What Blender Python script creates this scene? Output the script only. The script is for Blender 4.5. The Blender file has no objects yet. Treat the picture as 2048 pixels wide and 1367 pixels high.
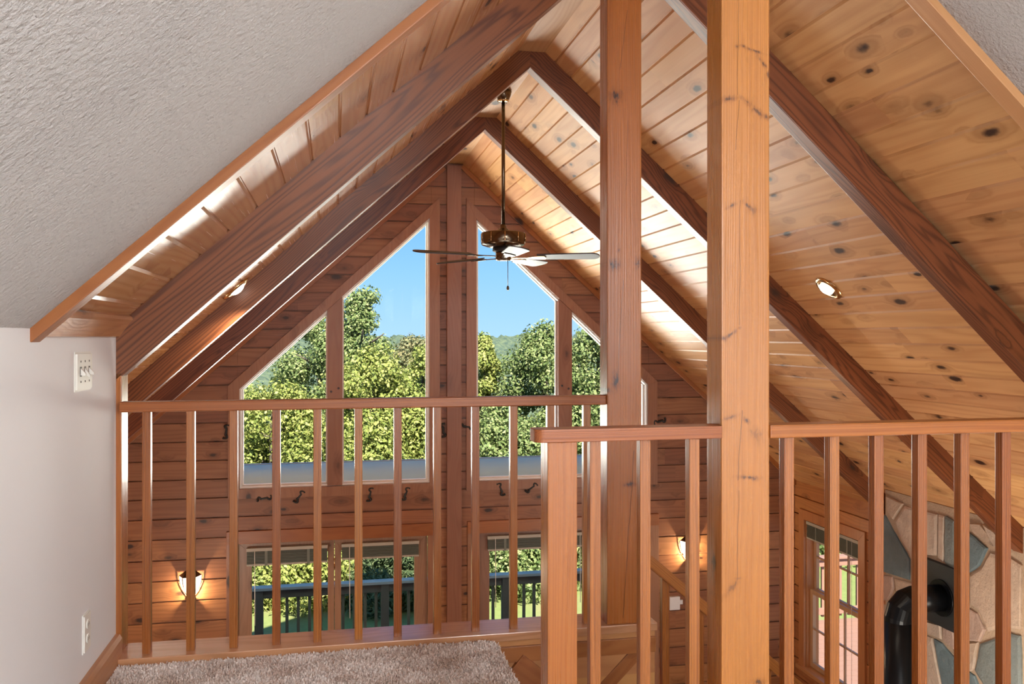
import bpy, bmesh, math, random
import numpy as np
from mathutils import Vector, Matrix, Quaternion, noise as mnoise

H = 3.95                      # camera height above the main floor; all z below are measured from the camera
TH = 0.2004467                # camera turn to the right
FPX, HOR = 1748.374, 672.736
XR, TA = 1.1319, 0.90087      # ridge x, roof slope
AL = math.atan(TA); CA, SA = math.cos(AL), math.sin(AL)
YG = 8.462                    # gable wall
XE, XW = 4.772, -2.508        # side walls of the great room
Z0R, Z0L = 1.765, 1.745       # plank planes at the ridge
random.seed(4)
scene = bpy.context.scene
COL = scene.collection
rnd = random.random

def ray(u, v):
    xc = (u - 1024) / FPX; zc = 1.0; y = (HOR - v) / FPX
    return (xc * math.cos(TH) + zc * math.sin(TH), -xc * math.sin(TH) + zc * math.cos(TH), y)

# ------------------------------------------------------------------ materials
class NT:
    def __init__(s, name):
        s.m = bpy.data.materials.new(name); s.m.use_nodes = True
        s.t = s.m.node_tree; s.t.nodes.clear()
        s.out = s.t.nodes.new('ShaderNodeOutputMaterial')
    def n(s, typ, **kw):
        nd = s.t.nodes.new(typ)
        for k, v in kw.items():
            if k.startswith('i_'):
                key = k[2:]; key = int(key) if key.isdigit() else key.replace('_', ' ')
                s.set(nd.inputs[key], v)
            else: setattr(nd, k, v)
        return nd
    def set(s, inp, v):
        if isinstance(v, bpy.types.NodeSocket): s.t.links.new(v, inp)
        elif isinstance(v, bpy.types.Node): s.t.links.new(v.outputs[0], inp)
        else: inp.default_value = v
    def math(s, op, a, b=None, c=None, clamp=False):
        nd = s.t.nodes.new('ShaderNodeMath'); nd.operation = op; nd.use_clamp = clamp
        s.set(nd.inputs[0], a)
        if b is not None: s.set(nd.inputs[1], b)
        if c is not None: s.set(nd.inputs[2], c)
        return nd.outputs[0]
    def smooth(s, v, a, b):
        nd = s.t.nodes.new('ShaderNodeMapRange'); nd.interpolation_type = 'SMOOTHSTEP'
        s.set(nd.inputs[0], v); nd.inputs[1].default_value = a; nd.inputs[2].default_value = b
        return nd.outputs[0]
    def mix(s, f, a, b):
        nd = s.t.nodes.new('ShaderNodeMix'); nd.data_type = 'RGBA'
        s.set(nd.inputs[0], f); s.set(nd.inputs[6], a); s.set(nd.inputs[7], b)
        return nd.outputs[2]
    def vec(s, x, y, z):
        nd = s.t.nodes.new('ShaderNodeCombineXYZ')
        for i, v in enumerate((x, y, z)): s.set(nd.inputs[i], v)
        return nd.outputs[0]
    def noise(s, vec, scale, detail=2.0, rough=0.5):
        nd = s.n('ShaderNodeTexNoise'); s.set(nd.inputs['Vector'], vec)
        nd.inputs['Scale'].default_value = scale; nd.inputs['Detail'].default_value = detail
        nd.inputs['Roughness'].default_value = rough
        return nd.outputs[0]
    def bsdf(s, color, rough=0.5, **kw):
        b = s.n('ShaderNodeBsdfPrincipled')
        s.set(b.inputs['Base Color'], color); s.set(b.inputs['Roughness'], rough)
        for k, v in kw.items(): s.set(b.inputs[k.replace('_', ' ')], v)
        s.t.links.new(b.outputs[0], s.out.inputs[0])
        return b

def c4(c): return (c[0], c[1], c[2], 1.0)

def wood(name, light, dark, axis='X', board=None, knots=0.5, kscale=1.0, rough=0.36, grain=0.5, vary=0.25, knotcol=(0.045, 0.02, 0.012), ring=14.0, freq=22.0, sharp=1.6, spots=(), cracks=(), spec=0.45):
    """Knotty pine. axis = grain direction in object space; board = (axis, width, offset) splits the surface into boards."""
    s = NT(name)
    tc = s.n('ShaderNodeTexCoord'); sp = s.n('ShaderNodeSeparateXYZ'); s.set(sp.inputs[0], tc.outputs['Object'])
    ax = {'X': 0, 'Y': 1, 'Z': 2}
    oth = [a for a in 'XYZ' if a != axis]
    L = sp.outputs[ax[axis]]; A = sp.outputs[ax[oth[0]]]; B = sp.outputs[ax[oth[1]]]
    oi = s.n('ShaderNodeObjectInfo'); orand = oi.outputs['Random']
    r1 = orand
    if board:
        bco = sp.outputs[ax[board[0]]]
        idx = s.math('FLOOR', s.math('DIVIDE', s.math('SUBTRACT', bco, board[2]), board[1]))
        wn = s.n('ShaderNodeTexWhiteNoise', noise_dimensions='1D')
        s.set(wn.inputs['W'], s.math('ADD', idx, s.math('MULTIPLY', orand, 91.0)))
        r1 = wn.outputs['Value']
        # boards are made of lengths: a butt joint changes the piece along the grain
        pc = s.math('FLOOR', s.math('ADD', s.math('MULTIPLY', L, 0.3), s.math('MULTIPLY', r1, 7.0)))
        wn2 = s.n('ShaderNodeTexWhiteNoise', noise_dimensions='2D')
        s.set(wn2.inputs['Vector'], s.vec(idx, pc, 0.0))
        r1 = wn2.outputs['Value']
    Lo = s.math('ADD', L, s.math('MULTIPLY', r1, 37.0))
    Ao = s.math('ADD', A, s.math('MULTIPLY', r1, 11.3))
    Bo = s.math('ADD', B, s.math('MULTIPLY', r1, 5.7))
    # knots
    vor = s.n('ShaderNodeTexVoronoi', feature='F1', voronoi_dimensions='3D')
    s.set(vor.inputs['Vector'], s.vec(s.math('MULTIPLY', Lo, 3.2 * kscale), s.math('MULTIPLY', Ao, 7.0 * kscale), s.math('MULTIPLY', Bo, 7.0 * kscale)))
    vor.inputs['Scale'].default_value = 1.0
    wv = s.noise(s.vec(s.math('MULTIPLY', Lo, 30.0), s.math('MULTIPLY', Ao, 40.0), s.math('MULTIPLY', Bo, 40.0)), 1.0, 2.0)
    d = s.math('ADD', vor.outputs['Distance'], s.math('MULTIPLY', s.math('SUBTRACT', wv, 0.5), 0.10))
    cs = s.n('ShaderNodeSeparateColor'); s.set(cs.inputs[0], vor.outputs['Color'])
    has = s.math('GREATER_THAN', cs.outputs[0], 1.0 - knots)
    size = s.math('ADD', 0.55, s.math('MULTIPLY', cs.outputs[1], 0.75))
    dn = s.math('DIVIDE', d, size)
    core = s.math('MULTIPLY', s.math('SUBTRACT', 1.0, s.smooth(dn, 0.10, 0.20)), has)
    halo = s.math('MULTIPLY', s.math('SUBTRACT', 1.0, s.smooth(dn, 0.14, 0.50)), has)
    # cathedral grain: contour lines of a slow field, pushed aside by the knots
    slow = s.noise(s.vec(s.math('MULTIPLY', Lo, 0.55), s.math('MULTIPLY', Ao, 4.0), s.math('MULTIPLY', Bo, 4.0)), 1.0, 2.0)
    fld = s.math('ADD', s.math('ADD', s.math('MULTIPLY', slow, ring), s.math('MULTIPLY', halo, 1.6)), s.math('ADD', s.math('MULTIPLY', s.math('ADD', Ao, Bo), freq), s.math('MULTIPLY', s.noise(s.vec(s.math('MULTIPLY', Lo, .12), s.math('MULTIPLY', Ao, freq * .35), s.math('MULTIPLY', Bo, freq * .35)), 1.0, 2.0), 4.5)))
    wv2 = s.math('ADD', 0.5, s.math('MULTIPLY', s.math('SINE', s.math('MULTIPLY', fld, 6.283)), 0.5))
    wv2 = s.math('POWER', wv2, sharp)
    fine = s.noise(s.vec(s.math('MULTIPLY', Lo, 2.2), s.math('MULTIPLY', Ao, 160.0), s.math('MULTIPLY', Bo, 160.0)), 1.0, 2.0)
    big = s.noise(s.vec(s.math('MULTIPLY', Lo, 0.9), s.math('MULTIPLY', Ao, 5.0), s.math('MULTIPLY', Bo, 5.0)), 1.3, 2.0)
    g = s.math('ADD', s.math('MULTIPLY', wv2, grain), s.math('MULTIPLY', s.math('SUBTRACT', fine, 0.35), 0.45 * grain + 0.12), clamp=True)
    col = s.mix(g, c4(light), c4(dark))
    col = s.mix(s.math('MULTIPLY', halo, 0.45), col, c4([0.5 * dark[0], 0.45 * dark[1], 0.42 * dark[2]]))
    col = s.mix(core, col, c4(knotcol))
    for (sa, sl, ra, rl, k, an) in spots:                       # single knots: centre across/along, radii, strength, slant
        a0 = s.math('SUBTRACT', A, sa); l0_ = s.math('SUBTRACT', L, sl); ca, sn = math.cos(an), math.sin(an)
        da = s.math('DIVIDE', s.math('ADD', s.math('MULTIPLY', a0, ca), s.math('MULTIPLY', l0_, sn)), ra)
        dl = s.math('DIVIDE', s.math('SUBTRACT', s.math('MULTIPLY', l0_, ca), s.math('MULTIPLY', a0, sn)), rl)
        dd = s.math('ADD', s.math('SQRT', s.math('ADD', s.math('MULTIPLY', da, da), s.math('MULTIPLY', dl, dl))), s.math('MULTIPLY', s.math('SUBTRACT', s.noise(s.vec(s.math('MULTIPLY', Lo, 55.0), s.math('MULTIPLY', Ao, 120.0), Bo), 1.0, 3.0, .65), .5), 2.2))
        col = s.mix(s.math('MULTIPLY', s.math('SUBTRACT', 1.0, s.smooth(dd, .30, 1.35)), .62 * k), col, c4([dark[0] * .45, dark[1] * .4, dark[2] * .4]))
        col = s.mix(s.math('MULTIPLY', s.math('SUBTRACT', 1.0, s.smooth(dd, .15, .55)), k), col, c4(knotcol))
    for (sa, sb, l0, l1, wdt) in cracks:                        # drying cracks along the grain
        ln_ = s.math('ADD', sa, s.math('ADD', s.math('MULTIPLY', s.math('SUBTRACT', L, l0), (sb - sa) / (l1 - l0)), s.math('MULTIPLY', s.math('SUBTRACT', s.noise(s.vec(s.math('MULTIPLY', L, 5.0), 0.0, 3.0), 1.0, 2.0), .5), .016)))
        dc = s.math('ABSOLUTE', s.math('SUBTRACT', A, ln_))
        mk = s.math('MULTIPLY', s.math('SUBTRACT', 1.0, s.smooth(dc, wdt * .4, wdt)), s.math('MULTIPLY', s.math('GREATER_THAN', L, l0), s.math('LESS_THAN', L, l1)))
        col = s.mix(s.math('MULTIPLY', mk, .85), col, c4([dark[0] * .2, dark[1] * .16, dark[2] * .15]))
    hs = s.n('ShaderNodeHueSaturation')
    s.set(hs.inputs['Color'], col)
    val = s.math('ADD', 1.0 - 0.5 * vary, s.math('MULTIPLY', r1, vary))
    val = s.math('MULTIPLY', val, s.math('ADD', 0.82, s.math('MULTIPLY', big, 0.36)))
    s.set(hs.inputs['Value'], val)
    s.set(hs.inputs['Hue'], s.math('ADD', 0.492, s.math('MULTIPLY', r1, 0.012)))
    ro = s.math('ADD', rough - 0.05, s.math('MULTIPLY', fine, 0.12))
    b = s.bsdf(hs.outputs[0], ro)
    b.inputs['Specular IOR Level'].default_value = spec
    bp = s.n('ShaderNodeBump'); bp.inputs['Strength'].default_value = 0.12; bp.inputs['Distance'].default_value = 0.002
    s.set(bp.inputs['Height'], s.math('ADD', fine, s.math('MULTIPLY', wv2, 0.4))); s.set(b.inputs['Normal'], bp.outputs[0])
    return s.m

def plain(name, col, rough=0.5, metal=0.0, var=0.06, vscale=8.0, spec=0.5, bump=0.0, bscale=60.0, bdist=0.004):
    s = NT(name)
    tc = s.n('ShaderNodeTexCoord')
    nz = s.noise(tc.outputs['Object'], vscale, 3.0)
    hs = s.n('ShaderNodeHueSaturation'); s.set(hs.inputs['Color'], c4(col))
    s.set(hs.inputs['Value'], s.math('ADD', 1.0 - var, s.math('MULTIPLY', nz, 2 * var)))
    b = s.bsdf(hs.outputs[0], rough, Metallic=metal)
    b.inputs['Specular IOR Level'].default_value = spec
    if bump:
        n2 = s.noise(tc.outputs['Object'], bscale, 5.0, 0.6)
        bp = s.n('ShaderNodeBump'); bp.inputs['Strength'].default_value = bump; bp.inputs['Distance'].default_value = bdist
        s.set(bp.inputs['Height'], n2); s.set(b.inputs['Normal'], bp.outputs[0])
    return s.m

def emit(name, col, strength):
    s = NT(name); e = s.n('ShaderNodeEmission'); e.inputs[0].default_value = c4(col); e.inputs[1].default_value = strength
    s.t.links.new(e.outputs[0], s.out.inputs[0]); return s.m

def glass(name, tint=(0.97, 0.985, 0.98)):
    s = NT(name)
    t = s.n('ShaderNodeBsdfTransparent'); t.inputs[0].default_value = c4(tint)
    g = s.n('ShaderNodeBsdfGlossy'); g.inputs['Roughness'].default_value = 0.02
    fr = s.n('ShaderNodeFresnel'); fr.inputs[0].default_value = 1.35
    mx = s.n('ShaderNodeMixShader'); s.set(mx.inputs[0], s.math('MULTIPLY', fr.outputs[0], 0.025)); s.set(mx.inputs[1], t.outputs[0]); s.set(mx.inputs[2], g.outputs[0])
    s.t.links.new(mx.outputs[0], s.out.inputs[0]); return s.m

def leafmat(name, c1, c2, c3):
    s = NT(name)
    ge = s.n('ShaderNodeNewGeometry')
    cr = s.n('ShaderNodeValToRGB'); s.set(cr.inputs[0], ge.outputs['Random Per Island'])
    cr.color_ramp.elements[0].color = c4(c1); cr.color_ramp.elements[1].color = c4(c3)
    e = cr.color_ramp.elements.new(0.55); e.color = c4(c2)
    d = s.n('ShaderNodeBsdfDiffuse'); s.set(d.inputs[0], cr.outputs[0])
    t = s.n('ShaderNodeBsdfTranslucent'); s.set(t.inputs[0], cr.outputs[0])
    g = s.n('ShaderNodeBsdfGlossy'); g.inputs['Roughness'].default_value = 0.6
    m1 = s.n('ShaderNodeMixShader'); m1.inputs[0].default_value = 0.3; s.set(m1.inputs[1], d.outputs[0]); s.set(m1.inputs[2], t.outputs[0])
    m2 = s.n('ShaderNodeMixShader'); m2.inputs[0].default_value = 0.02; s.set(m2.inputs[1], m1.outputs[0]); s.set(m2.inputs[2], g.outputs[0])
    s.t.links.new(m2.outputs[0], s.out.inputs[0]); return s.m

PW = 0.0976                                                     # plank pitch measured along x
POSTL, POSTD = (0.385, 0.132, 0.027), (0.27, 0.076, 0.013)
BEAML, BEAMD = (0.27, 0.102, 0.042), (0.135, 0.043, 0.018)
M = {}
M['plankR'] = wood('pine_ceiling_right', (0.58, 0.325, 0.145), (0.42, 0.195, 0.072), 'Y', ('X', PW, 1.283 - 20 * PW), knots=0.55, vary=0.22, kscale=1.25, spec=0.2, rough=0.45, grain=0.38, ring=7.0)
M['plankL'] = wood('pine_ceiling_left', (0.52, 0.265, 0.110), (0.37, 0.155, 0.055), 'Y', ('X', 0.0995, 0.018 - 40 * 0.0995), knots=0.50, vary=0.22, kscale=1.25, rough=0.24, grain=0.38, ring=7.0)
M['rafter'] = wood('rafter_wood', (0.20, 0.063, 0.022), (0.075, 0.019, 0.007), 'X', knots=0.32, rough=0.38, grain=0.75, ring=20.0, freq=42.0, sharp=2.4)
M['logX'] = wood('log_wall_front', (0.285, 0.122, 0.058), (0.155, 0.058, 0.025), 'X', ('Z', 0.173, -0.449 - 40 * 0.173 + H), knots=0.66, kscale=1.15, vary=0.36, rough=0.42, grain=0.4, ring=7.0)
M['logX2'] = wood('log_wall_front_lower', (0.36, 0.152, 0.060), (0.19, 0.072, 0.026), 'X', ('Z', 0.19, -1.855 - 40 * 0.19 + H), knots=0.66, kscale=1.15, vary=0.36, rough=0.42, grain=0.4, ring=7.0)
M['logY'] = wood('log_wall_side', (0.50, 0.222, 0.080), (0.31, 0.118, 0.038), 'Y', ('Z', 0.19, -1.855 - 40 * 0.19 + H), knots=0.4, vary=0.36, rough=0.42, grain=0.4, ring=8.0)
M['postZ'] = wood('post_wood_upright', POSTL, POSTD, 'Z', knots=0.16, kscale=0.8, rough=0.27, spec=0.6, grain=0.45, freq=90.0, ring=9.0)
M['railX'] = wood('rail_wood', POSTL, (0.22, 0.062, 0.013), 'X', knots=0.05, rough=0.36, grain=0.6, freq=140.0, ring=6.0)
M['balZ'] = wood('baluster_wood', (0.375, 0.132, 0.028), (0.19, 0.055, 0.012), 'Z', knots=0.02, rough=0.27, spec=0.6, grain=0.65, vary=0.32, ring=7.0, freq=170.0)
M['trimX'] = wood('trim_wood_x', (0.38, 0.150, 0.042), (0.25, 0.082, 0.020), 'X', knots=0.25, grain=0.35)
M['trimY'] = wood('trim_wood_y', (0.54, 0.27, 0.115), (0.40, 0.17, 0.065), 'Y', knots=0.25, grain=0.35)
M['ridge'] = wood('ridge_board_wood', (0.40, 0.22, 0.10), (0.30, 0.14, 0.055), 'Y', knots=0.35, rough=0.55, spec=0.15, grain=0.35)
M['trimZ'] = wood('trim_wood_z', (0.32, 0.155, 0.085), (0.22, 0.092, 0.047), 'Z', knots=0.25, grain=0.35)
M['doorZ'] = wood('door_wood', (0.34, 0.195, 0.125), (0.23, 0.12, 0.075), 'Z', knots=0.18, grain=0.35)
M['shoe'] = wood('shoe_wood', (0.48, 0.235, 0.12), (0.33, 0.14, 0.065), 'X', knots=0.1, rough=0.20, spec=0.8, grain=0.5)
M['floorw'] = wood('floor_wood', (0.42, 0.22, 0.10), (0.3, 0.14, 0.06), 'Y', ('X', 0.13, -9.0), knots=0.2)
M['trimR'] = wood('side_window_casing_wood', (0.56, 0.27, 0.10), (0.42, 0.165, 0.05), 'Z', knots=0.2, grain=0.35)  # brightness of reflected light put into the colour of this casing
M['sash'] = wood('sash_wood', (0.52, 0.33, 0.19), (0.40, 0.22, 0.11), 'Z', knots=0.1, grain=0.3)  # paler than the door wood: light on the sashes put into the colour
M['trimlit'] = wood('lit_trim_wood', (0.55, 0.30, 0.125), (0.42, 0.195, 0.07), 'X', knots=0.3, grain=0.35)  # window light on the board's underside put into the colour
M['panel'] = wood('stair_panel_wood', (0.55, 0.27, 0.10), (0.42, 0.17, 0.055), 'X', ('Z', 0.14, -9.0), knots=0.3, kscale=0.7, grain=0.3)
M['plaster'] = plain('stipple_plaster', (0.70, 0.685, 0.67), 0.9, var=0.03, vscale=1.5, spec=0.1, bump=1.0, bscale=70.0, bdist=0.03)
M['wall'] = plain('white_wall_paint', (0.85, 0.855, 0.86), 0.6, var=0.012, vscale=1.2, spec=0.3)
M['ivory'] = plain('ivory_plastic', (0.86, 0.85, 0.79), 0.35, var=0.01)
M['slot'] = plain('slot_dark', (0.10, 0.09, 0.08), 0.6, var=0.01)
M['iron'] = plain('black_iron', (0.012, 0.011, 0.011), 0.5, var=0.1)
M['stove'] = plain('black_pipe', (0.003, 0.0035, 0.0045), 0.34, var=0.1, spec=0.18)
M['plate'] = plain('pipe_plate', (0.018, 0.021, 0.023), 0.5, var=0.1)
M['brass'] = plain('antique_brass', (0.15, 0.115, 0.080), 0.22, metal=1.0, var=0.05)
M['brassb'] = plain('bright_brass', (0.75, 0.55, 0.30), 0.18, metal=1.0, var=0.03)
M['blade'] = plain('fan_blade', (0.055, 0.056, 0.064), 0.5, var=0.05)
M['chrome'] = plain('chain_metal', (0.25, 0.24, 0.22), 0.3, metal=1.0, var=0.02)
M['vinyl'] = plain('white_vinyl', (0.80, 0.80, 0.77), 0.4, var=0.01)
M['blind'] = plain('sage_blind', (0.17, 0.19, 0.155), 0.5, var=0.04)
M['blindw'] = plain('blind_rail', (0.45, 0.43, 0.36), 0.5, var=0.03)
M['bolt'] = plain('bolt_head', (0.10, 0.09, 0.10), 0.4, metal=0.6, var=0.05)
M['thermo'] = plain('white_box', (0.85, 0.84, 0.82), 0.5, var=0.02)
M['porch'] = plain('porch_roof_sheet', (0.27, 0.37, 0.345), 0.85, var=0.06, vscale=3.0, spec=0.15)
M['porche'] = plain('porch_edge', (0.25, 0.28, 0.28), 0.6, var=0.05)
M['deckshade'] = plain('deck_rail_shade', (0.055, 0.050, 0.050), 0.6, var=0.1)  # porch shade put into the colour; the railing continues in tan
M['decktop'] = plain('deck_rail_top', (0.20, 0.22, 0.27), 0.45, var=0.05)
M['deckbal'] = plain('deck_baluster_shade', (0.075, 0.07, 0.058), 0.6, var=0.1)  # balusters darkened in colour for the same porch shade
M['decktan'] = plain('tan_deck_paint', (0.25, 0.135, 0.10), 0.6, var=0.08)
M['mortar'] = plain('mortar', (0.46, 0.34, 0.235), 0.9, var=0.12, vscale=30, bump=0.8, bscale=70, bdist=0.01)
for nm, c in (('stone_tan', (0.50, 0.38, 0.285)), ('stone_pink', (0.46, 0.33, 0.265)), ('stone_blue', (0.15, 0.20, 0.215)), ('stone_grey', (0.19, 0.215, 0.205)), ('stone_cream', (0.53, 0.42, 0.33))):
    s = NT(nm); tc = s.n('ShaderNodeTexCoord'); oi = s.n('ShaderNodeObjectInfo')
    n1 = s.noise(tc.outputs['Object'], 5.0, 6.0, 0.65); n2 = s.noise(tc.outputs['Object'], 22.0, 6.0, 0.7)
    hs = s.n('ShaderNodeHueSaturation'); s.set(hs.inputs['Color'], s.mix(s.math('MULTIPLY', s.smooth(n2, 0.5, 0.72), 0.45), c4(c), c4([c[0] * 1.25 + .04, c[1] * 1.15 + .03, c[2] * 1.05 + .02])))
    s.set(hs.inputs['Value'], s.math('ADD', 0.68, s.math('MULTIPLY', n1, 0.64)))
    b = s.bsdf(hs.outputs[0], 0.8); b.inputs['Specular IOR Level'].default_value = 0.25
    bp = s.n('ShaderNodeBump'); bp.inputs['Strength'].default_value = 0.9; bp.inputs['Distance'].default_value = 0.02
    s.set(bp.inputs['Height'], s.noise(tc.outputs['Object'], 14.0, 7.0, 0.65)); s.set(b.inputs['Normal'], bp.outputs[0]); M[nm] = s.m
M['glass'] = glass('window_glass')
M['canglow'] = emit('can_bulb', (1.0, 0.93, 0.82), 9.0)
M['sconceglow'] = emit('sconce_bulb', (1.0, 0.86, 0.66), 6.0)
M['bronze'] = plain('bronze', (0.07, 0.035, 0.02), 0.4, metal=0.7, var=0.05)
M['bark'] = plain('bark', (0.10, 0.08, 0.06), 0.9, var=0.2, bump=0.6)
M['leafY'] = leafmat('leaves_yellow_green', (0.13, 0.17, 0.035), (0.28, 0.31, 0.075), (0.44, 0.43, 0.15))
M['leafG'] = leafmat('leaves_green', (0.09, 0.14, 0.04), (0.20, 0.25, 0.085), (0.36, 0.38, 0.17))
M['leafD'] = leafmat('leaves_dull', (0.13, 0.15, 0.07), (0.23, 0.22, 0.11), (0.33, 0.27, 0.13))
M['leafS'] = leafmat('needles', (0.05, 0.08, 0.035), (0.10, 0.14, 0.06), (0.18, 0.21, 0.10))
# carpet
s = NT('carpet_pile'); tc = s.n('ShaderNodeTexCoord'); ge = s.n('ShaderNodeNewGeometry')
n1 = s.noise(tc.outputs['Object'], 7.0, 3.0); n2 = s.noise(tc.outputs['Object'], 160.0, 3.0)
cc = s.mix(s.smooth(s.math('ADD', s.math('MULTIPLY', n1, 0.55), s.math('MULTIPLY', n2, 0.45)), 0.36, 0.62), c4((0.58, 0.44, 0.36)), c4((0.86, 0.78, 0.73)))
b = s.bsdf(cc, 0.95); b.inputs['Specular IOR Level'].default_value = 0.05; b.inputs['Sheen Weight'].default_value = 0.3; M['carpet'] = s.m
# lawn
s = NT('lawn_grass'); tc = s.n('ShaderNodeTexCoord'); n1 = s.noise(tc.outputs['Object'], 0.35, 4.0); n2 = s.noise(tc.outputs['Object'], 9.0, 5.0, 0.7)
cc = s.mix(n2, c4((0.11, 0.15, 0.045)), c4((0.24, 0.27, 0.10))); cc = s.mix(s.smooth(n1, 0.55, 0.75), cc, c4((0.26, 0.20, 0.12)))
b = s.bsdf(cc, 0.95); b.inputs['Specular IOR Level'].default_value = 0.1; M['lawn'] = s.m
# far hills
s = NT('far_forest'); tc = s.n('ShaderNodeTexCoord'); n1 = s.noise(tc.outputs['Object'], 0.02, 6.0, 0.65); n2 = s.noise(tc.outputs['Object'], 0.16, 4.0, 0.7)
cc = s.mix(s.smooth(n2, 0.35, 0.65), c4((0.045, 0.075, 0.06)), c4((0.12, 0.15, 0.085))); cc = s.mix(s.math('MULTIPLY', n1, 0.4), cc, c4((0.13, 0.15, 0.12)))
b = s.bsdf(cc, 1.0); b.inputs['Specular IOR Level'].default_value = 0.0; M['hill'] = s.m

# ------------------------------------------------------------------ builders
def box(bm, x0, x1, y0, y1, z0, z1, bev=0.0):
    bm2 = bm if not bev else bmesh.new()
    v = [bm2.verts.new(p) for p in ((x0, y0, z0), (x1, y0, z0), (x1, y1, z0), (x0, y1, z0), (x0, y0, z1), (x1, y0, z1), (x1, y1, z1), (x0, y1, z1))]
    for q in ((3, 2, 1, 0), (4, 5, 6, 7), (0, 1, 5, 4), (1, 2, 6, 5), (2, 3, 7, 6), (3, 0, 4, 7)): bm2.faces.new([v[i] for i in q])
    if bev:
        bmesh.ops.bevel(bm2, geom=bm2.edges[:], offset=bev, segments=2, profile=0.6, affect='EDGES')
        join(bm, bm2)
    return bm

def join(bm, src, mat=None):
    vm = {}
    for v in src.verts: vm[v] = bm.verts.new(mat @ v.co if mat else v.co)
    for f in src.faces:
        try:
            nf = bm.faces.new([vm[v] for v in f.verts]); nf.material_index = f.material_index; nf.smooth = f.smooth
        except ValueError: pass
    src.free()

def prism(bm, pts, d0, d1, axis='Y', bev=0.0):
    """polygon pts in the two other axes (x,z for Y; y,z for X; x,y for Z), extruded along axis."""
    b2 = bmesh.new()
    def P(p, d): return {'Y': (p[0], d, p[1]), 'X': (d, p[0], p[1]), 'Z': (p[0], p[1], d)}[axis]
    a = [b2.verts.new(P(p, d0)) for p in pts]; b = [b2.verts.new(P(p, d1)) for p in pts]
    n = len(pts)
    b2.faces.new(a); b2.faces.new(b[::-1])
    for i in range(n): b2.faces.new((a[i], b[i], b[(i + 1) % n], a[(i + 1) % n]))
    bmesh.ops.recalc_face_normals(b2, faces=b2.faces[:])
    if bev: bmesh.ops.bevel(b2, geom=b2.edges[:], offset=bev, segments=2, profile=0.6, affect='EDGES')
    join(bm, b2)

def tube(bm, pts, rad, seg=10, caps=True):
    pts = [Vector(p) for p in pts]
    rads = rad if isinstance(rad, (list, tuple)) else [rad] * len(pts)
    up = None; rings = []
    for i, p in enumerate(pts):
        t = (pts[min(i + 1, len(pts) - 1)] - pts[max(i - 1, 0)]).normalized()
        if up is None:
            up = t.orthogonal().normalized()
        up = (up - t * up.dot(t)).normalized(); sd = t.cross(up)
        rings.append([bm.verts.new(p + (up * math.cos(2 * math.pi * k / seg) + sd * math.sin(2 * math.pi * k / seg)) * rads[i]) for k in range(seg)])
    for a, b in zip(rings, rings[1:]):
        for k in range(seg):
            f = bm.faces.new((a[k], a[(k + 1) % seg], b[(k + 1) % seg], b[k])); f.smooth = True
    if caps:
        bm.faces.new(rings[0][::-1]); bm.faces.new(rings[-1])

def lathe(bm, prof, c=(0, 0, 0), seg=32, mat=None):
    b2 = bmesh.new(); rings = []
    for r, z in prof:
        rings.append([b2.verts.new((r * math.cos(2 * math.pi * k / seg), r * math.sin(2 * math.pi * k / seg), z)) for k in range(seg)] if r > 1e-6 else [b2.verts.new((0, 0, z))])
    for a, b in zip(rings, rings[1:]):
        for k in range(seg):
            q = [a[k % len(a)], a[(k + 1) % seg % len(a)], b[(k + 1) % seg % len(b)], b[k % len(b)]]
            u = []
            for v in q:
                if v not in u: u.append(v)
            if len(u) > 2: f = b2.faces.new(u); f.smooth = True
    join(bm, b2, (Matrix.Translation(c) @ (mat or Matrix())))

def new(): return bmesh.new()

def obj(name, bm, mat, parent=None, frame=None, recalc=True):
    """link bm as one mesh object. z is lifted by H. frame: local-to-world matrix (its own z not lifted) for turned parts."""
    if recalc: bmesh.ops.recalc_face_normals(bm, faces=bm.faces[:])
    if frame is None:
        lo = Vector((1e9,) * 3); hi = Vector((-1e9,) * 3)
        for v in bm.verts:
            for i in range(3): lo[i] = min(lo[i], v.co[i]); hi[i] = max(hi[i], v.co[i])
        c = Vector(((lo[0] + hi[0]) / 2, (lo[1] + hi[1]) / 2, lo[2]))
        if mat in BOARDED: c = Vector((0, 0, -H))
        frame = Matrix.Translation(c); inv = frame.inverted()
        bm.transform(inv)
    me = bpy.data.meshes.new(name); bm.to_mesh(me); bm.free()
    for m in (mat if isinstance(mat, list) else [mat]): me.materials.append(m)
    o = bpy.data.objects.new(name, me); COL.objects.link(o)
    mw = Matrix.Translation((0, 0, H)) @ frame
    o.matrix_world = mw
    if parent is not None:
        o.parent = parent; o.matrix_parent_inverse = PW_[parent.name].inverted()
    PW_[o.name] = mw
    return o
PW_ = {}
BOARDED = [M['plankR'], M['plankL'], M['logX'], M['logX2'], M['logY'], M['floorw']]

LABELS = {}
def tag(o, label, cat, group=None, kind=None):
    o['label'] = label; o['category'] = cat
    if group: o['group'] = group
    if kind: o['kind'] = kind
    return o
def thing(name, label, cat, loc, group=None):
    o = bpy.data.objects.new(name, None); COL.objects.link(o); o.empty_display_size = 0.1
    o.matrix_world = Matrix.Translation((loc[0], loc[1], loc[2] + H)); PW_[o.name] = o.matrix_world.copy()
    return tag(o, label, cat, group)
def struct(o, label, cat): return tag(o, label, cat, kind='structure')

def bx(name, mat, x0, x1, y0, y1, z0, z1, bev=0.0, parent=None):
    bm = new(); box(bm, x0, x1, y0, y1, z0, z1, bev); return obj(name, bm, mat, parent)

def roofz(x, z0=None): return (z0 if z0 is not None else (Z0R if x > XR else Z0L)) - TA * abs(x - XR)

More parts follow.
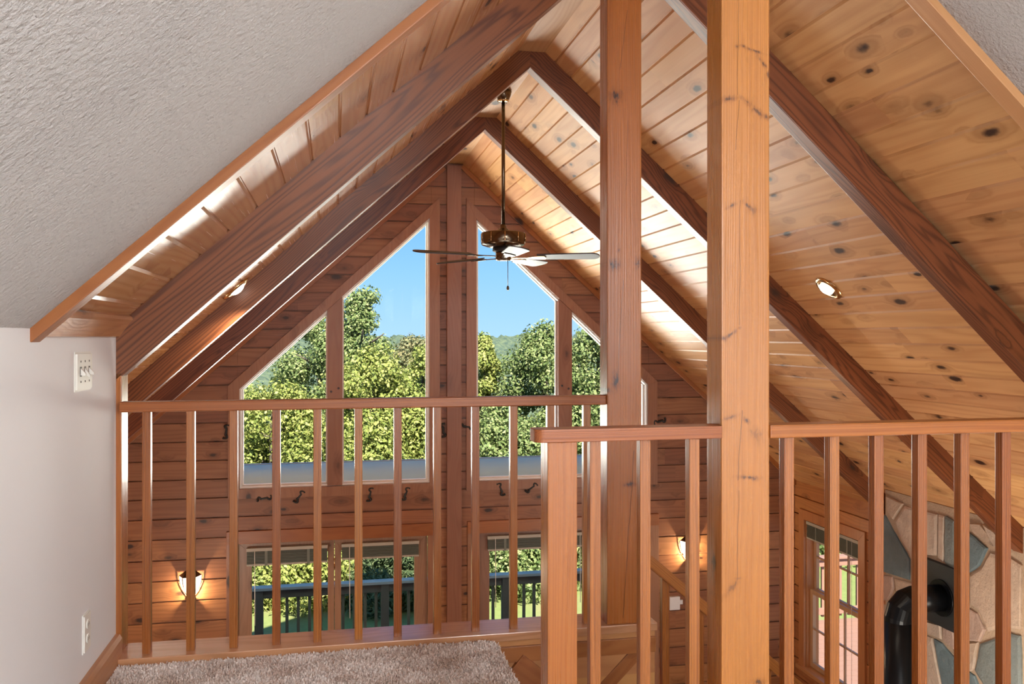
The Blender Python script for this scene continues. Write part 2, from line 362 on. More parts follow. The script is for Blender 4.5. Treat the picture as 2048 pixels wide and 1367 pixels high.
# ------------------------------------------------------------------ ceilings
def slope_planks(name, side, y0, y1, joints, z0, mat, label, xend):
    """tongue-and-groove boards along y: one mesh with real V grooves, 4 cm thick"""
    bm = new()
    xs = sorted(joints)
    prof = []
    g, dp = 0.006, 0.007
    def pt(x, lift): return (x, z0 - TA * abs(x - XR) + lift)
    n = len(xs)
    for i, x in enumerate(xs):
        if 0 < i < n - 1:
            prof += [pt(x - g, 0), pt(x - g * .25, dp), pt(x + g * .25, dp), pt(x + g, 0)]
        else: prof.append(pt(x, 0))
    a = [bm.verts.new((p[0], y0, p[1])) for p in prof]; b = [bm.verts.new((p[0], y1, p[1])) for p in prof]
    at = [bm.verts.new((p[0], y0, z0 - TA * abs(p[0] - XR) + .06)) for p in prof]; bt = [bm.verts.new((p[0], y1, z0 - TA * abs(p[0] - XR) + .06)) for p in prof]
    for i in range(len(prof) - 1):
        bm.faces.new((a[i], a[i + 1], b[i + 1], b[i])); bm.faces.new((at[i], bt[i], bt[i + 1], at[i + 1]))
        bm.faces.new((a[i], at[i], at[i + 1], a[i + 1])); bm.faces.new((b[i], b[i + 1], bt[i + 1], bt[i]))
    bm.faces.new((a[0], b[0], bt[0], at[0])); bm.faces.new((a[-1], at[-1], bt[-1], b[-1]))
    o = obj(name, bm, mat)
    return struct(o, label, 'ceiling')
YT = 2.443
js = [XR] + [1.283 + PW * k for k in range(-1, 42) if 1.283 + PW * k > XR + .01] + [XE + .60]
slope_planks('ceiling', 1, YT, YG + 1.30, js, Z0R, M['plankR'], 'pale knotty pine plank ceiling on the right roof slope', XE)  # gable overhang and eaves lengthened, unseen, to keep sun off porch and side window
js = [XR] + [0.018 + 0.0995 * k for k in range(-30, 11) if 0.018 + 0.0995 * k < XR - .05] + [XW - .60]
slope_planks('ceiling.001', -1, YT, YG + 1.30, js, Z0L, M['plankL'], 'glossy pine plank ceiling on the left roof slope', XW)  # left overhang lengthened too, to shade the porch roof
# flat ridge boards between the rafters
for i, (ya, yb) in enumerate(((YT + .1, 3.343), (3.432, 5.034), (5.123, 6.62), (6.71, YG))):
    bm = new(); prism(bm, [(XR - .088, 1.682), (XR + .088, 1.682), (XR + .074, 1.70), (XR - .074, 1.70)], ya, yb)
    struct(obj('trim_%d' % (i + 1), bm, M['ridge']), ['flat ridge board over the loft edge', 'flat pale ridge board between the first and second rafter pairs', 'flat ridge board above the ceiling fan', 'flat ridge board meeting the gable wall'][i], 'trim')

# stippled plaster slopes over the loft
ZP = 1.730
def plaster(name, side, label):
    bm = new(); xe = XR + side * 3.6; nx = 1
    P = [(XR, ZP), (xe, ZP - TA * 3.6), (xe, ZP - TA * 3.6 + .09), (XR, ZP + .09)]
    prism(bm, P, -3.1, YT); struct(obj(name, bm, M['plaster']), label, 'ceiling')
plaster('ceiling.002', -1, 'white stippled plaster ceiling sloping up from the left wall')
plaster('ceiling.003', 1, 'white stippled plaster ceiling at the upper right corner')

def beam(name, p0, p1, w, h, mat, label=None, cat=None, up=(0, 0, 1), bev=0.004, parent=None, plumb=None):
    """rectangular beam from p0 to p1 (centre of its lower face), width w across, height h; local X along the grain"""
    p0, p1 = Vector(p0), Vector(p1); L = (p1 - p0).length
    x = (p1 - p0).normalized(); y = Vector(up).cross(x).normalized(); z = x.cross(y)
    fr = Matrix((x, y, z)).transposed().to_4x4(); fr.translation = p0
    bm = new(); box(bm, 0, L, -w / 2, w / 2, 0, h, bev)
    if plumb is not None:                                      # plumb-cut both ends at world x planes
        inv = fr.inverted()
        for xx, sgn in plumb:
            co = inv @ Vector((xx, p0.y, p0.z)); no = (inv.to_3x3() @ Vector((sgn, 0, 0))).normalized()
            bmesh.ops.bisect_plane(bm, geom=bm.verts[:] + bm.edges[:] + bm.faces[:], plane_co=co, plane_no=no, clear_outer=True)
            ed = [e for e in bm.edges if e.is_boundary]
            if ed: bmesh.ops.edgeloop_fill(bm, edges=ed)
    o = obj(name, bm, mat, parent, fr)
    if label: tag(o, label, cat)
    return o

# rafters: pairs meeting at the ridge, plumb cut there
ZB = 1.587; RW = 0.088
RL = {(3.343, -1): 'nearest reddish rafter on the left slope, rising from the white wall end',
      (3.343, 1): 'nearest rafter on the right slope, passing behind the thick near post',
      (5.034, -1): 'second rafter on the left slope, behind the nearest one',
      (5.034, 1): 'second rafter on the right slope, nearer than the fan',
      (6.615, -1): 'farthest rafter on the left slope, dark brown before the gable wall',
      (6.615, 1): 'farthest rafter on the right slope, beyond the ceiling fan'}
RB = {(3.343, -1): (1.569, .911), (3.343, 1): (1.590, .929)}
for (y, sd), lab in RL.items():
    zb, sl = RB.get((y, sd), (ZB, TA)); ext = 0.25
    p0 = Vector((XR - sd * ext, y + RW / 2, zb + sl * ext)); xe = (XE if sd > 0 else XW)
    if y < 3.4 and sd < 0: xe = -0.86
    far = xe + sd * .25
    p1 = Vector((far, y + RW / 2, zb - sl * abs(far - XR)))
    beam('rafter', p0, p1, RW, 0.146, M['rafter'], lab, 'rafter', plumb=[(XR, -sd), (xe, sd)])

# boards closing the edge of the planks towards the loft (trim)
def trimboard(name, sd, label, xe, mat='trimX'):
    p0 = Vector((XR, YT + .036, ZP - .028 / CA)); p1 = Vector((xe, YT + .036, ZP - .028 / CA - TA * abs(xe - XR)))
    o = beam(name, p0, p1, 0.072, 0.03, M[mat], plumb=[(XR, -sd)], bev=0.003)
    struct(o, label, 'trim')
trimboard('trim_5', -1, 'orange wooden trim board along the left plaster ceiling edge', -0.764)
trimboard('trim_6', 1, 'wooden trim board along the right plaster ceiling edge', XR + 3.5, 'trimlit')
# crown board along the top of the left wall under the planks
bm = new(); prism(bm, [(-.765, .0), (-.753, .0), (-.716, .052), (-.708, .060), (-.710, .070), (-.722, .078), (-.765, .06)], YT + .06, 3.343)
struct(obj('trim_7', bm, M['trimY']), 'pine board along the top of the white wall', 'trim')

# ------------------------------------------------------------------ loft shell
struct(bx('wall_left', M['wall'], -.87, -.765, -3.1, 3.343, -1.35, .03), 'white painted low wall of the loft at the left', 'wall')
struct(bx('wall_attic', M['logX'], XW - .1, -.86, 3.36, 3.44, -3.95, .2), 'log wall below the loft at the left', 'wall')
struct(bx('wall_right_loft', M['wall'], 3.03, 3.13, -3.1, 2.09, -1.35, .03), 'white low wall on the right side of the loft', 'wall')
struct(bx('wall_back', M['wall'], -1.0, 3.3, -3.2, -3.1, -1.35, 1.9), 'white end wall of the loft', 'wall')
bm = new(); box(bm, -.87, .60, -3.1, 3.27, -1.40, -1.165); box(bm, .60, 3.13, -3.1, 2.09, -1.40, -1.165)
struct(obj('floor', bm, M['trimX']), 'loft floor under the carpet', 'floor')
struct(bx('floor.001', M['floorw'], XW - .15, XE + .15, -3.2, YG + .15, -4.05, -3.95), 'wooden main floor below the loft', 'floor')
bm = new(); prism(bm, [(-.765, -1.16), (-.742, -1.16), (-.742, -1.075), (-.750, -1.06), (-.765, -1.06)], -3.1, 3.335)
struct(obj('baseboard_left', bm, M['trimY']), 'wooden baseboard at the foot of the white wall', 'baseboard')
tag(bx('post', M['postZ'], -.86, -.746, 3.343, 3.443, -1.13, -.13, 0.003), 'wooden end post on the end of the white wall', 'post')

# carpet: backing slab plus real pile in the visible strip
rng = np.random.default_rng(5)
bm = new()
def carpet_slab(x0, x1, y0, y1, r):
    pts = [(x0, y0), (x1, y0)]
    for k in range(7): a = k / 6 * math.pi / 2; pts.append((x1 - r + r * math.cos(a), y1 - r + r * math.sin(a)))
    pts.append((x0, y1)); prism(bm, pts, -1.165, -1.153, 'Z')
carpet_slab(-.742, .60, -3.1, 3.262, .05); box(bm, .60, 3.03, -3.1, 2.085, -1.165, -1.153)
bm.verts.ensure_lookup_table()
me_v = [tuple(v.co) for v in bm.verts]; me_f = [[v.index for v in f.verts] for f in (bm.verts.index_update() or bm.faces)]
bm.free()
N = 60000
px = rng.uniform(-.742, .60, N); py = rng.uniform(2.15, 3.262, N)
keep = ~((px > .55) & (py > 3.212) & ((px - .55) ** 2 + (py - 3.212) ** 2 > .05 ** 2)); px, py = px[keep], py[keep]; N = len(px)
wz = 0.0012 * np.sin(px * 41) * np.sin(py * 37)
ang = rng.uniform(0, 2 * math.pi, N); ln = rng.uniform(.006, .011, N); tilt = rng.uniform(.1, .9, N); wd = rng.uniform(.0016, .0028, N)
dx, dy = np.cos(ang), np.sin(ang)
base = np.stack([px, py, np.full(N, -1.154)], 1); top = base + np.stack([dx * ln * tilt, dy * ln * tilt, ln * .9 + wz], 1)
sdv = np.stack([-dy * wd, dx * wd, np.zeros(N)], 1)
quad = np.stack([base - sdv, base + sdv, top + sdv * .9, top - sdv * .9], 1).reshape(-1, 3)
nv = len(me_v)
allv = np.concatenate([np.array(me_v), quad]); allv[:, 2] += 1.165
me = bpy.data.meshes.new('carpet')
me.from_pydata(allv.tolist(), [], me_f + (np.arange(4 * N).reshape(-1, 4) + nv).tolist()); me.materials.append(M['carpet'])
o = bpy.data.objects.new('carpet', me); COL.objects.link(o); o.location = (0, 0, H - 1.165)
tag(o, 'beige carpet covering the loft floor up to the railing', 'carpet', kind='stuff')

# ------------------------------------------------------------------ railings and posts
def px(u, v, y): r = ray(u, v); return (r[0] * y / r[1], r[2] * y / r[1])
def post_mat(name, y, xc, z0, knots_, cracks_, light):
    sp = []
    for (u, v, ru, rv, k, *an) in knots_:
        x, z = px(u, v, y); e = px(u + ru, v, y)[0] - x; f = z - px(u, v + rv, y)[1]; sp.append((x - xc, z - z0, abs(e), abs(f), k, math.radians(an[0]) if an else 0.0))
    cs = []
    for (u0, v0, u1, v1, w_) in cracks_:
        xa, za = px(u0, v0, y); xb, zb = px(u1, v1, y); cs.append((xb - xc, xa - xc, zb - z0, za - z0, w_))
    return wood(name, light[0], light[1], 'Z', knots=0.03, kscale=0.8, rough=0.27, spec=0.6, grain=0.4, freq=95.0, ring=7.0, spots=sp, cracks=cs)
M['postA'] = post_mat('ridge_post_wood', 3.285, 1.1195, -1.13,
    [(1232, 192, 13, 16, 1), (1228, 530, 16, 13, .9), (1276, 526, 8, 14, .7), (1232, 762, 9, 22, 1), (1217, 780, 9, 9, .6), (1260, 968, 16, 6, .9), (1238, 500, 4, 5, .7)],
    [(1255, 20, 1240, 140, .0012), (1256, 240, 1252, 380, .0010), (1246, 560, 1236, 750, .0013), (1268, 900, 1246, 1235, .0017)], (POSTL, POSTD))
M['postB'] = post_mat('near_post_wood', 2.105, 1.0473, -1.16,
    [(1474, 93, 5, 5, .9), (1487, 92, 4, 4, .9), (1508, 101, 24, 4, .8, -14), (1526, 126, 20, 5, .7, -48), (1536, 150, 8, 12, .6, -20), (1458, 198, 18, 7, .8, 14), (1494, 203, 14, 6, .7, -30), (1516, 224, 24, 7, .7, -32), (1532, 234, 10, 6, .7), (1464, 411, 15, 6, .8, 26), (1496, 411, 15, 5, .8, -38), (1508, 422, 14, 12, .3),
     (1462, 668, 22, 5, .8, 34), (1478, 655, 5, 4, .7), (1446, 676, 8, 8, .6), (1462, 834, 26, 5, .6, 16), (1494, 841, 12, 5, .9, -42), (1512, 868, 22, 16, .35, -40), (1500, 954, 30, 5, .8, -4), (1510, 957, 9, 6, .8), (1462, 1176, 26, 8, .5, 48), (1476, 1156, 8, 3, .8), (1516, 1362, 14, 10, .9)],
    [(1477, 0, 1475, 190, .0009), (1478, 200, 1472, 300, .0010), (1480, 400, 1479, 650, .0009), (1484, 820, 1476, 960, .0012), (1477, 980, 1474, 1160, .0009)], ((0.41, 0.158, 0.037), (0.31, 0.100, 0.020)))
ta_ = tag(bx('post', M['postA'], 1.049, 1.190, 3.285, 3.385, -1.13, 1.64, 0.004), 'tall square post at the far railing end under the ridge', 'post')
tb_ = tag(bx('post', M['postB'], .980, 1.1146, 2.105, 2.197, -1.16, 1.655, 0.004), 'thickest square post nearest the camera, joining two railings', 'post')

rail = thing('railing', 'far wooden railing between the white wall and the ridge post', 'railing', (.15, 3.33, -1.16))
bx('handrail', M['railX'], -.745, 1.049, 3.297, 3.357, -.268, -.2315, .004, rail)
bm = new(); box(bm, -.746, 1.252, 3.272, 3.443, -1.162, -1.13, .003); obj('base_rail', bm, M['shoe'], rail)
BL = [(-.672, -.642), (-.521, -.495), (-.375, -.344), (-.224, -.194), (-.076, -.047), (.074, .103), (.22, .249), (.369, .4), (.517, .546), (.666, .696), (.815, .842), (.962, .989)]
for a, b in BL:
    c = (a + b) / 2
    bx('baluster', M['balZ'], c - .0145, c + .0145, 3.313, 3.342, -1.131, -.267, .002, rail)

r2 = thing('railing', 'short railing with newel at the stairhead left of the near post', 'railing', (.75, 2.13, -1.16))
bm = new(); pts = [(.980, 2.10), (.980, 2.165)]
for k in range(6): a = k / 5 * math.pi / 2; pts.append((.496 - .012 * math.sin(a) , 2.153 + .012 * math.cos(a)))
for k in range(6): a = k / 5 * math.pi / 2; pts.append((.507 - .020 * math.cos(a), 2.12 - .020 * math.sin(a)))
prism(bm, pts[::-1], -.2625, -.230, 'Z', .002); obj('handrail', bm, M['railX'], r2)
bx('newel_post', M['postZ'], .520, .596, 2.112, 2.19, -1.16, -.262, .003, r2)
for c in (.6475, .7805, .9145): bx('baluster', M['balZ'], c - .0142, c + .0142, 2.125, 2.1535, -1.131, -.262, .002, r2)
bx('base_rail', M['shoe'], .596, .980, 2.095, 2.19, -1.162, -1.13, .003, r2)

r3 = thing('railing', 'nearest railing running right from the thick near post', 'railing', (2.0, 2.13, -1.16))
bx('handrail', M['railX'], 1.1146, 3.03, 2.100, 2.162, -.2655, -.2305, .004, r3)
for k in range(14):
    c = 1.182 + .1330 * k
    bx('baluster', M['balZ'], c - .0142, c + .0142, 2.125, 2.1535, -1.131, -.265, .002, r3)
bx('base_rail', M['shoe'], 1.1146, 3.03, 2.095, 2.19, -1.162, -1.13, .003, r3)

# stair: wall below the far railing, skirt, treads, and the sloping rail beyond
bm = new()
box(bm, .60, 1.245, 3.285, 3.40, -3.95, -1.162)
stair_wall = struct(obj('wall_stair', bm, M['panel']), 'pine boarded wall beside the stair below the far railing', 'wall')
struct(bx('trim_8', M['trimX'], .60, 1.245, 3.272, 3.286, -1.245, -1.185, .002), 'flat trim strip under the far railing base', 'trim')
for i, (p, q) in enumerate((((1.20, -1.25), (.72, -1.72)), ((.93, -1.25), (.70, -1.475)))):
    beam('trim_%d' % (9 + i), (p[0], 3.283, p[1]), (q[0], 3.283, q[1]), .012, .05 if i == 0 else .03, M['trimX'], bev=.002)
    struct(COL.objects[-1], ['long diagonal batten on the stair wall', 'short diagonal batten on the stair wall'][i], 'trim')
sk = beam('trim_11', (.585, 3.277, -1.36), (1.9, 3.277, -2.48), .022, .19, M['trimX'], bev=.003); struct(sk, 'sloping skirt board along the stair wall', 'trim')
bm = new()
for k in range(14):
    x0 = .60 + .235 * k; z = -1.165 - .199 * (k + 1)
    if z < -3.9: break
    box(bm, x0, x0 + .26, 2.19, 3.27, z - .04, z); box(bm, x0 - .002, x0 + .018, 2.19, 3.27, z, z + .165)
struct(obj('stairs', bm, M['trimX']), 'wooden stair descending to the right behind the near railing', 'stairs')

sr = thing('stair_railing', 'sloping stair handrail going down beyond the ridge post', 'railing', (1.5, 3.33, -3.0))
zt = lambda x: -.874 - .852 * (x - 1.242)
beam('handrail', (1.19, 3.345, zt(1.19) - .056), (2.6, 3.345, zt(2.6) - .056), .05, .043, M['railX'], bev=.004, parent=sr)
for k in range(9):
    x = 1.310 + .1484 * k
    bm = new(); prism(bm, [(x - .0155, -1.2 - .852 * (x - 1.242) - .7), (x + .0155, -1.2 - .852 * (x - 1.242) - .7), (x + .0155, zt(x + .0155) - .054), (x - .0155, zt(x - .0155) - .054)], 3.33, 3.36, bev=.001)
    obj('baluster', bm, M['balZ'], sr)

# ------------------------------------------------------------------ gable wall
zk = [-.449 + .173 * k for k in range(-6, 14)]
zl = [-1.67 - .1855 * 0] + [-1.855 - .19 * k for k in range(0, 12)]
courses = sorted([z for z in zl if z > -3.9] + zk + [-3.95, 1.95])
def clip(poly, nx, nz, c):
    """keep the part of a convex polygon where nx*x + nz*z <= c"""
    out = []
    for i in range(len(poly)):
        p, q = poly[i], poly[(i + 1) % len(poly)]
        dp, dq = nx * p[0] + nz * p[1] - c, nx * q[0] + nz * q[1] - c
        if dp <= 0: out.append(p)
        if (dp < 0) != (dq < 0) and abs(dp - dq) > 1e-12:
            t = dp / (dp - dq); out.append((p[0] + (q[0] - p[0]) * t, p[1] + (q[1] - p[1]) * t))
    res = []
    for p in out:
        if not res or math.hypot(p[0] - res[-1][0], p[1] - res[-1][1]) > 1e-5: res.append(p)
    if len(res) > 2 and math.hypot(res[0][0] - res[-1][0], res[0][1] - res[-1][1]) < 1e-5: res.pop()
    return res if len(res) > 2 else None
def log_boards(bm, regions, zs, f, sgn, axis, thick=.16, zlow=None):
    """courses of boards with real grooves over a list of convex regions; sgn = direction to the back of the wall"""
    for reg in regions:
        prism(bm, reg, f + sgn * .020, f + sgn * thick, axis)
        for z0, z1 in zip(zs, zs[1:]):
            q = clip(reg, 0, -1, -(z0 + .0065)); q = q and clip(q, 0, 1, z1 - .0065)
            if q:
                n0 = len(bm.faces); prism(bm, q, f, f + sgn * .0205, axis, bev=.0025)
                if zlow is not None and (z0 + z1) / 2 < zlow:
                    bm.faces.ensure_lookup_table()
                    for k in range(n0, len(bm.faces)): bm.faces[k].material_index = 1
def mir(pts): return [(2 * XR - x, z) for x, z in pts][::-1]
# openings (inside the casings), left of the ridge; the right ones mirror them
UW = [(-.88, -1.42), (.92, -1.42), (.92, 1.165), (-.88, -.46)]
UWsl = (1.165 + .46) / 1.80
DO = [(-.89, -3.96), (.90, -3.96), (.90, -1.90), (-.89, -1.90)]
xa_, xb_ = UW[0][0], UW[1][0]
def side_regions(flip):
    top = 1.95
    sl = [(xa_, UW[3][1]), (xb_, UW[2][1]), (xb_, top), (xa_, top)]
    rg = [[(XW, -3.95), (xa_, -3.95), (xa_, top), (XW, top)], [(xa_, DO[2][1]), (xb_, DO[2][1]), (xb_, UW[0][1]), (xa_, UW[0][1])], sl, [(xb_, -3.95), (XR, -3.95), (XR, top), (xb_, top)]]
    z0 = (Z0R if flip else Z0L) + .03; out = []
    for r_ in rg:
        if flip: r_ = mir(r_)
        sd = 1 if flip else -1
        r_ = clip(r_, sd * TA, 1, z0 + sd * TA * XR)
        if r_: out.append(r_)
    return out
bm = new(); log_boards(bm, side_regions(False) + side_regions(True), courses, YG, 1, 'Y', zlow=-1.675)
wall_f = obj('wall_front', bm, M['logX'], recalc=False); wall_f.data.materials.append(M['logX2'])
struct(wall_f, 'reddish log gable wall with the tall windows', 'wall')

tag(bx('post', M['trimZ'], 1.069, 1.211, YG - .045, YG + .01, -3.95, 1.66, .003), 'flat centre post on the gable wall between the windows', 'post')

def poly_frame(bm, outer, inner, y0, y1):
    n = len(outer)
    for i in range(n):
        j = (i + 1) % n
        prism(bm, [outer[i], outer[j], inner[j], inner[i]], y0, y1, bev=.0015)
def upper_window(name, flip, label):
    f = mir if flip else (lambda p: p)
    w = thing(name, label, 'window', ((XR + .58 if flip else -.0 + .02), YG, -1.5)); w['kind'] = 'structure'
    so = .917
    outer = [(-.966, -1.505), (1.002, -1.505), (1.002, 1.348), (-.966, -.457)]
    inner = [(-.864, -1.415), (.903, -1.415), (.903, 1.128 + .02), (-.864, -.487)]
    bm = new(); poly_frame(bm, f(outer), f(inner), YG - .022, YG + .004); obj('casing', bm, M['trimZ'], w)
    # jamb lining
    in2 = [(-.848, -1.40), (.888, -1.40), (.888, 1.11), (-.848, -.494)]
    bm = new(); poly_frame(bm, f(inner), f(in2), YG + .004, YG + .15); obj('sash', bm, M['vinyl'], w)
    zt_ = lambda x: 1.128 + .02 - (1.148 + .487) / 1.767 * (.903 - x)
    mp = [(-.066, -1.41), (.074, -1.41), (.074, zt_(.074)), (-.066, zt_(-.066))]
    bm = new(); prism(bm, f(mp), YG - .012, YG + .15, bev=.003); mu = obj('mullion', bm, M['trimZ'], w)
    for bxp, bzp in ((-.030, -.52), (.038, -.49)):
        bm = new(); x_ = 2 * XR - bxp if flip else bxp
        lathe(bm, [(0, .006), (.008, .006), (.011, .003), (.011, 0)], (x_, YG - .012, bzp), 12, Matrix.Rotation(math.pi / 2, 4, 'X')); obj('bolt', bm, M['bolt'], mu)
    for (xa, xb) in ((-.848, -.066), (.074, .888)):
        pp = [(xa, -1.40), (xb, -1.40), (xb, zt_(xb) - .02), (xa, zt_(xa) - .02)]
        bm = new(); poly_frame(bm, f(pp), f([(xa + .014, -1.386), (xb - .014, -1.386), (xb - .014, zt_(xb - .014) - .04), (xa + .014, zt_(xa + .014) - .038)]), YG + .06, YG + .10); obj('stop', bm, M['vinyl'], w)
        bm = new(); prism(bm, f(pp), YG + .078, YG + .084); obj('pane', bm, M['glass'], w)
    return w
upper_window('window_1', False, 'tall slant-topped gable window left of the centre post')
upper_window('window_2', True, 'tall slant-topped gable window right of the centre post')

def french_door(name, flip, label):
    mx = (lambda x: 2 * XR - x) if flip else (lambda x: x)
    d = thing(name, label, 'door', (mx(.0), YG, -3.95)); d['kind'] = 'structure'
    def b(nm, mat, x0, x1, y0, y1, z0, z1, bev=.003, par=d):
        a, c = sorted((mx(x0), mx(x1))); return bx(nm, mat, a, c, y0, y1, z0, z1, bev, par)
    b('casing', M['trimZ'], -.98, -.873, YG - .022, YG + .004, -3.95, -1.922)
    b('casing', M['trimZ'], .884, .99, YG - .022, YG + .004, -3.95, -1.922)
    b('head_casing', M['trimX'], -.98, .99, YG - .026, YG + .004, -1.922, -1.805)
    for (x0, x1) in ((-.873, -.001), (.003, .884)):
        lf = thing('leaf_empty', '', '', (mx(x0), YG + .03, -3.95))
        bpy.data.objects.remove(lf)
        bm = new()
        xa, xc = sorted((mx(x0), mx(x1)))
        oL, oR = (.116, .060) if (x0 < -.5) != flip else (.060, .126)
        poly_frame(bm, [(xa, -3.94), (xc, -3.94), (xc, -1.925), (xa, -1.925)], [(xa + oL, -3.70), (xc - oR, -3.70), (xc - oR, -2.035), (xa + oL, -2.035)], YG + .02, YG + .065)
        leaf = obj('leaf', bm, M['doorZ'], d)
        bm = new(); box(bm, xa + oL, xc - oR, YG + .040, YG + .046, -3.70, -2.035); obj('pane', bm, M['glass'], leaf)
        for zz in (-2.15, -3.0):
            if x0 < -.5:
                bm = new(); tube(bm, [(mx(.001), YG + .016, zz - .05), (mx(.001), YG + .016, zz + .05)], .006, 8); obj('hinge', bm, M['brassb'], leaf)
    return d
french_door('door_1', False, 'double glazed wooden door below the left gable window')
french_door('door_2', True, 'double glazed wooden door below the right gable window')

def blind(xa, xb, ztop, zbot, label):
    y = YG - .004
    bl = thing('window_blind', label, 'blind', ((xa + xb) / 2, y, zbot), 'raised blinds on the glazed doors')
    bx('headrail', M['blindw'], xa, xb, y - .030, y + .012, ztop - .03, ztop, .002, bl)
    bm = new(); z = ztop - .034; k = 0
    while z > zbot + .02:
        dy = .0025 * math.sin(k * 1.7); box(bm, xa + .004, xb - .004, y - .028 + dy, y + .008 + dy, z - .0035, z); z -= .0075; k += 1
    obj('slats', bm, M['blind'], bl)
    bx('bottom_rail', M['blindw'], xa + .002, xb - .002, y - .027, y + .010, zbot, zbot + .018, .003, bl)
    for fx in (.24, .76):
        x = xa + (xb - xa) * fx; bx('tape', M['blind'], x - .012, x + .012, y - .0315, y - .0295, zbot, ztop - .03, 0, bl)
    bm = new(); tube(bm, [(xa + .075, y - .036, ztop - .02), (xa + .078, y - .037, zbot - .55)], .0035, 8); obj('wand', bm, M['vinyl'], bl)
blind(-.80, -.062, -1.965, -2.13, 'raised sage blind on the leftmost glazed door leaf')
blind(.066, .80, -1.965, -2.115, 'raised sage blind on the second glazed door leaf from left')
blind(1.47, 2.195, -1.955, -2.10, 'raised sage blind on the glazed leaf right of the centre post')
blind(2.33, 3.06, -1.955, -2.10, 'raised sage blind on the rightmost glazed door leaf')

# rake mouldings where the gable wall meets the planks
for i, sd in enumerate((1, -1)):
    z0 = (Z0R if sd > 0 else Z0L)
    xe = XE if sd > 0 else XW
    o = beam('trim_%d' % (12 + i), (XR + sd * .07, YG - .014, z0 - TA * .07 - .045 / CA), (xe, YG - .014, z0 - TA * abs(xe - XR) - .045 / CA), .028, .045, M['trimX'], bev=.004)
    struct(o, ['thin rake moulding on the gable wall under the right slope', 'thin rake moulding on the gable wall under the left slope'][i], 'trim')

# scroll hooks
def hook(x, z, rot, label, flip=False, sc=1.18, y=YG - .016):
    pts = []
    def spiral(cx, cz, a0, a1, r0, r1, n=14):
        for k in range(n + 1):
            t = k / n; a = a0 + (a1 - a0) * t; r = r0 + (r1 - r0) * t
            pts.append((cx + r * math.cos(a), cz + r * math.sin(a)))
    spiral(.017, .043, -.6 - math.pi * 1.35 + 2 * math.pi, math.pi * .95, .006, .019)      # upper curl
    pts2 = [( .017 + .019 * math.cos(math.pi * (.95 + .35 * k / 4)), .043 + .021 * math.sin(math.pi * (.95 + .35 * k / 4))) for k in range(1, 5)]
    pts += pts2
    low = [(-px_, -pz_) for px_, pz_ in pts][::-1]
    pts = pts + low
    bm = new(); c, s_ = math.cos(rot), math.sin(rot); out = []
    for i, (px_, pz_) in enumerate(pts):
        px_ *= (-1 if flip else 1) * sc * 1.5; pz_ *= sc * .96
        out.append((x + px_ * c - pz_ * s_, y, z + px_ * s_ + pz_ * c))
    n = len(out); rr = [(.0055 + .0040 * math.sin(math.pi * i / (n - 1))) * sc for i in range(n)]
    tube(bm, out, rr, 8)
    for e in (0, -1):
        bmesh.ops.create_icosphere(bm, subdivisions=1, radius=.0105 * sc, matrix=Matrix.Translation(out[e]))
    tag(obj('scroll_hook', bm, M['iron']), label, 'hook', 'black iron scroll hooks on the gable wall')
HK = [(-.981, -.879, .15, 'black scroll hook at the left edge of the left gable window', False),
      (-.640, -1.505, 1.42, 'black scroll hook lying sideways below the left gable window', True),
      (-.325, -1.503, -.35, 'black scroll hook tilted below the mullion of the left gable window', False),
      (.333, -1.506, .10, 'upright black scroll hook below the right pane of the left window', False),
      (.672, -1.511, -.10, 'black scroll hook nearest the right end of the left window sill', False),
      (1.036, -.908, .4, 'black scroll hook just left of the centre post', False),
      (1.262, -.879, 1.1, 'black scroll hook just right of the centre post', True),
      (1.605, -1.500, .10, 'upright black scroll hook below the right gable window', True),
      (1.912, -1.496, -.65, 'tilted black scroll hook under the right gable window mullion', False),
      (3.256, -.864, 1.5, 'black scroll hook at the right edge of the right gable window', True)]
for x, z, r, l, fl in HK: hook(x, z, r, l, fl)

# thermostat
t = thing('thermostat', 'small white wall box beneath the right wall lamp', 'thermostat', (3.42, YG - .02, -2.8))
bx('body', M['thermo'], 3.355, 3.47, YG - .035, YG + .004, -2.795, -2.66, .006, t)
bx('side_tab', M['thermo'], 3.47, 3.505, YG - .02, YG + .004, -2.745, -2.70, .003, t)

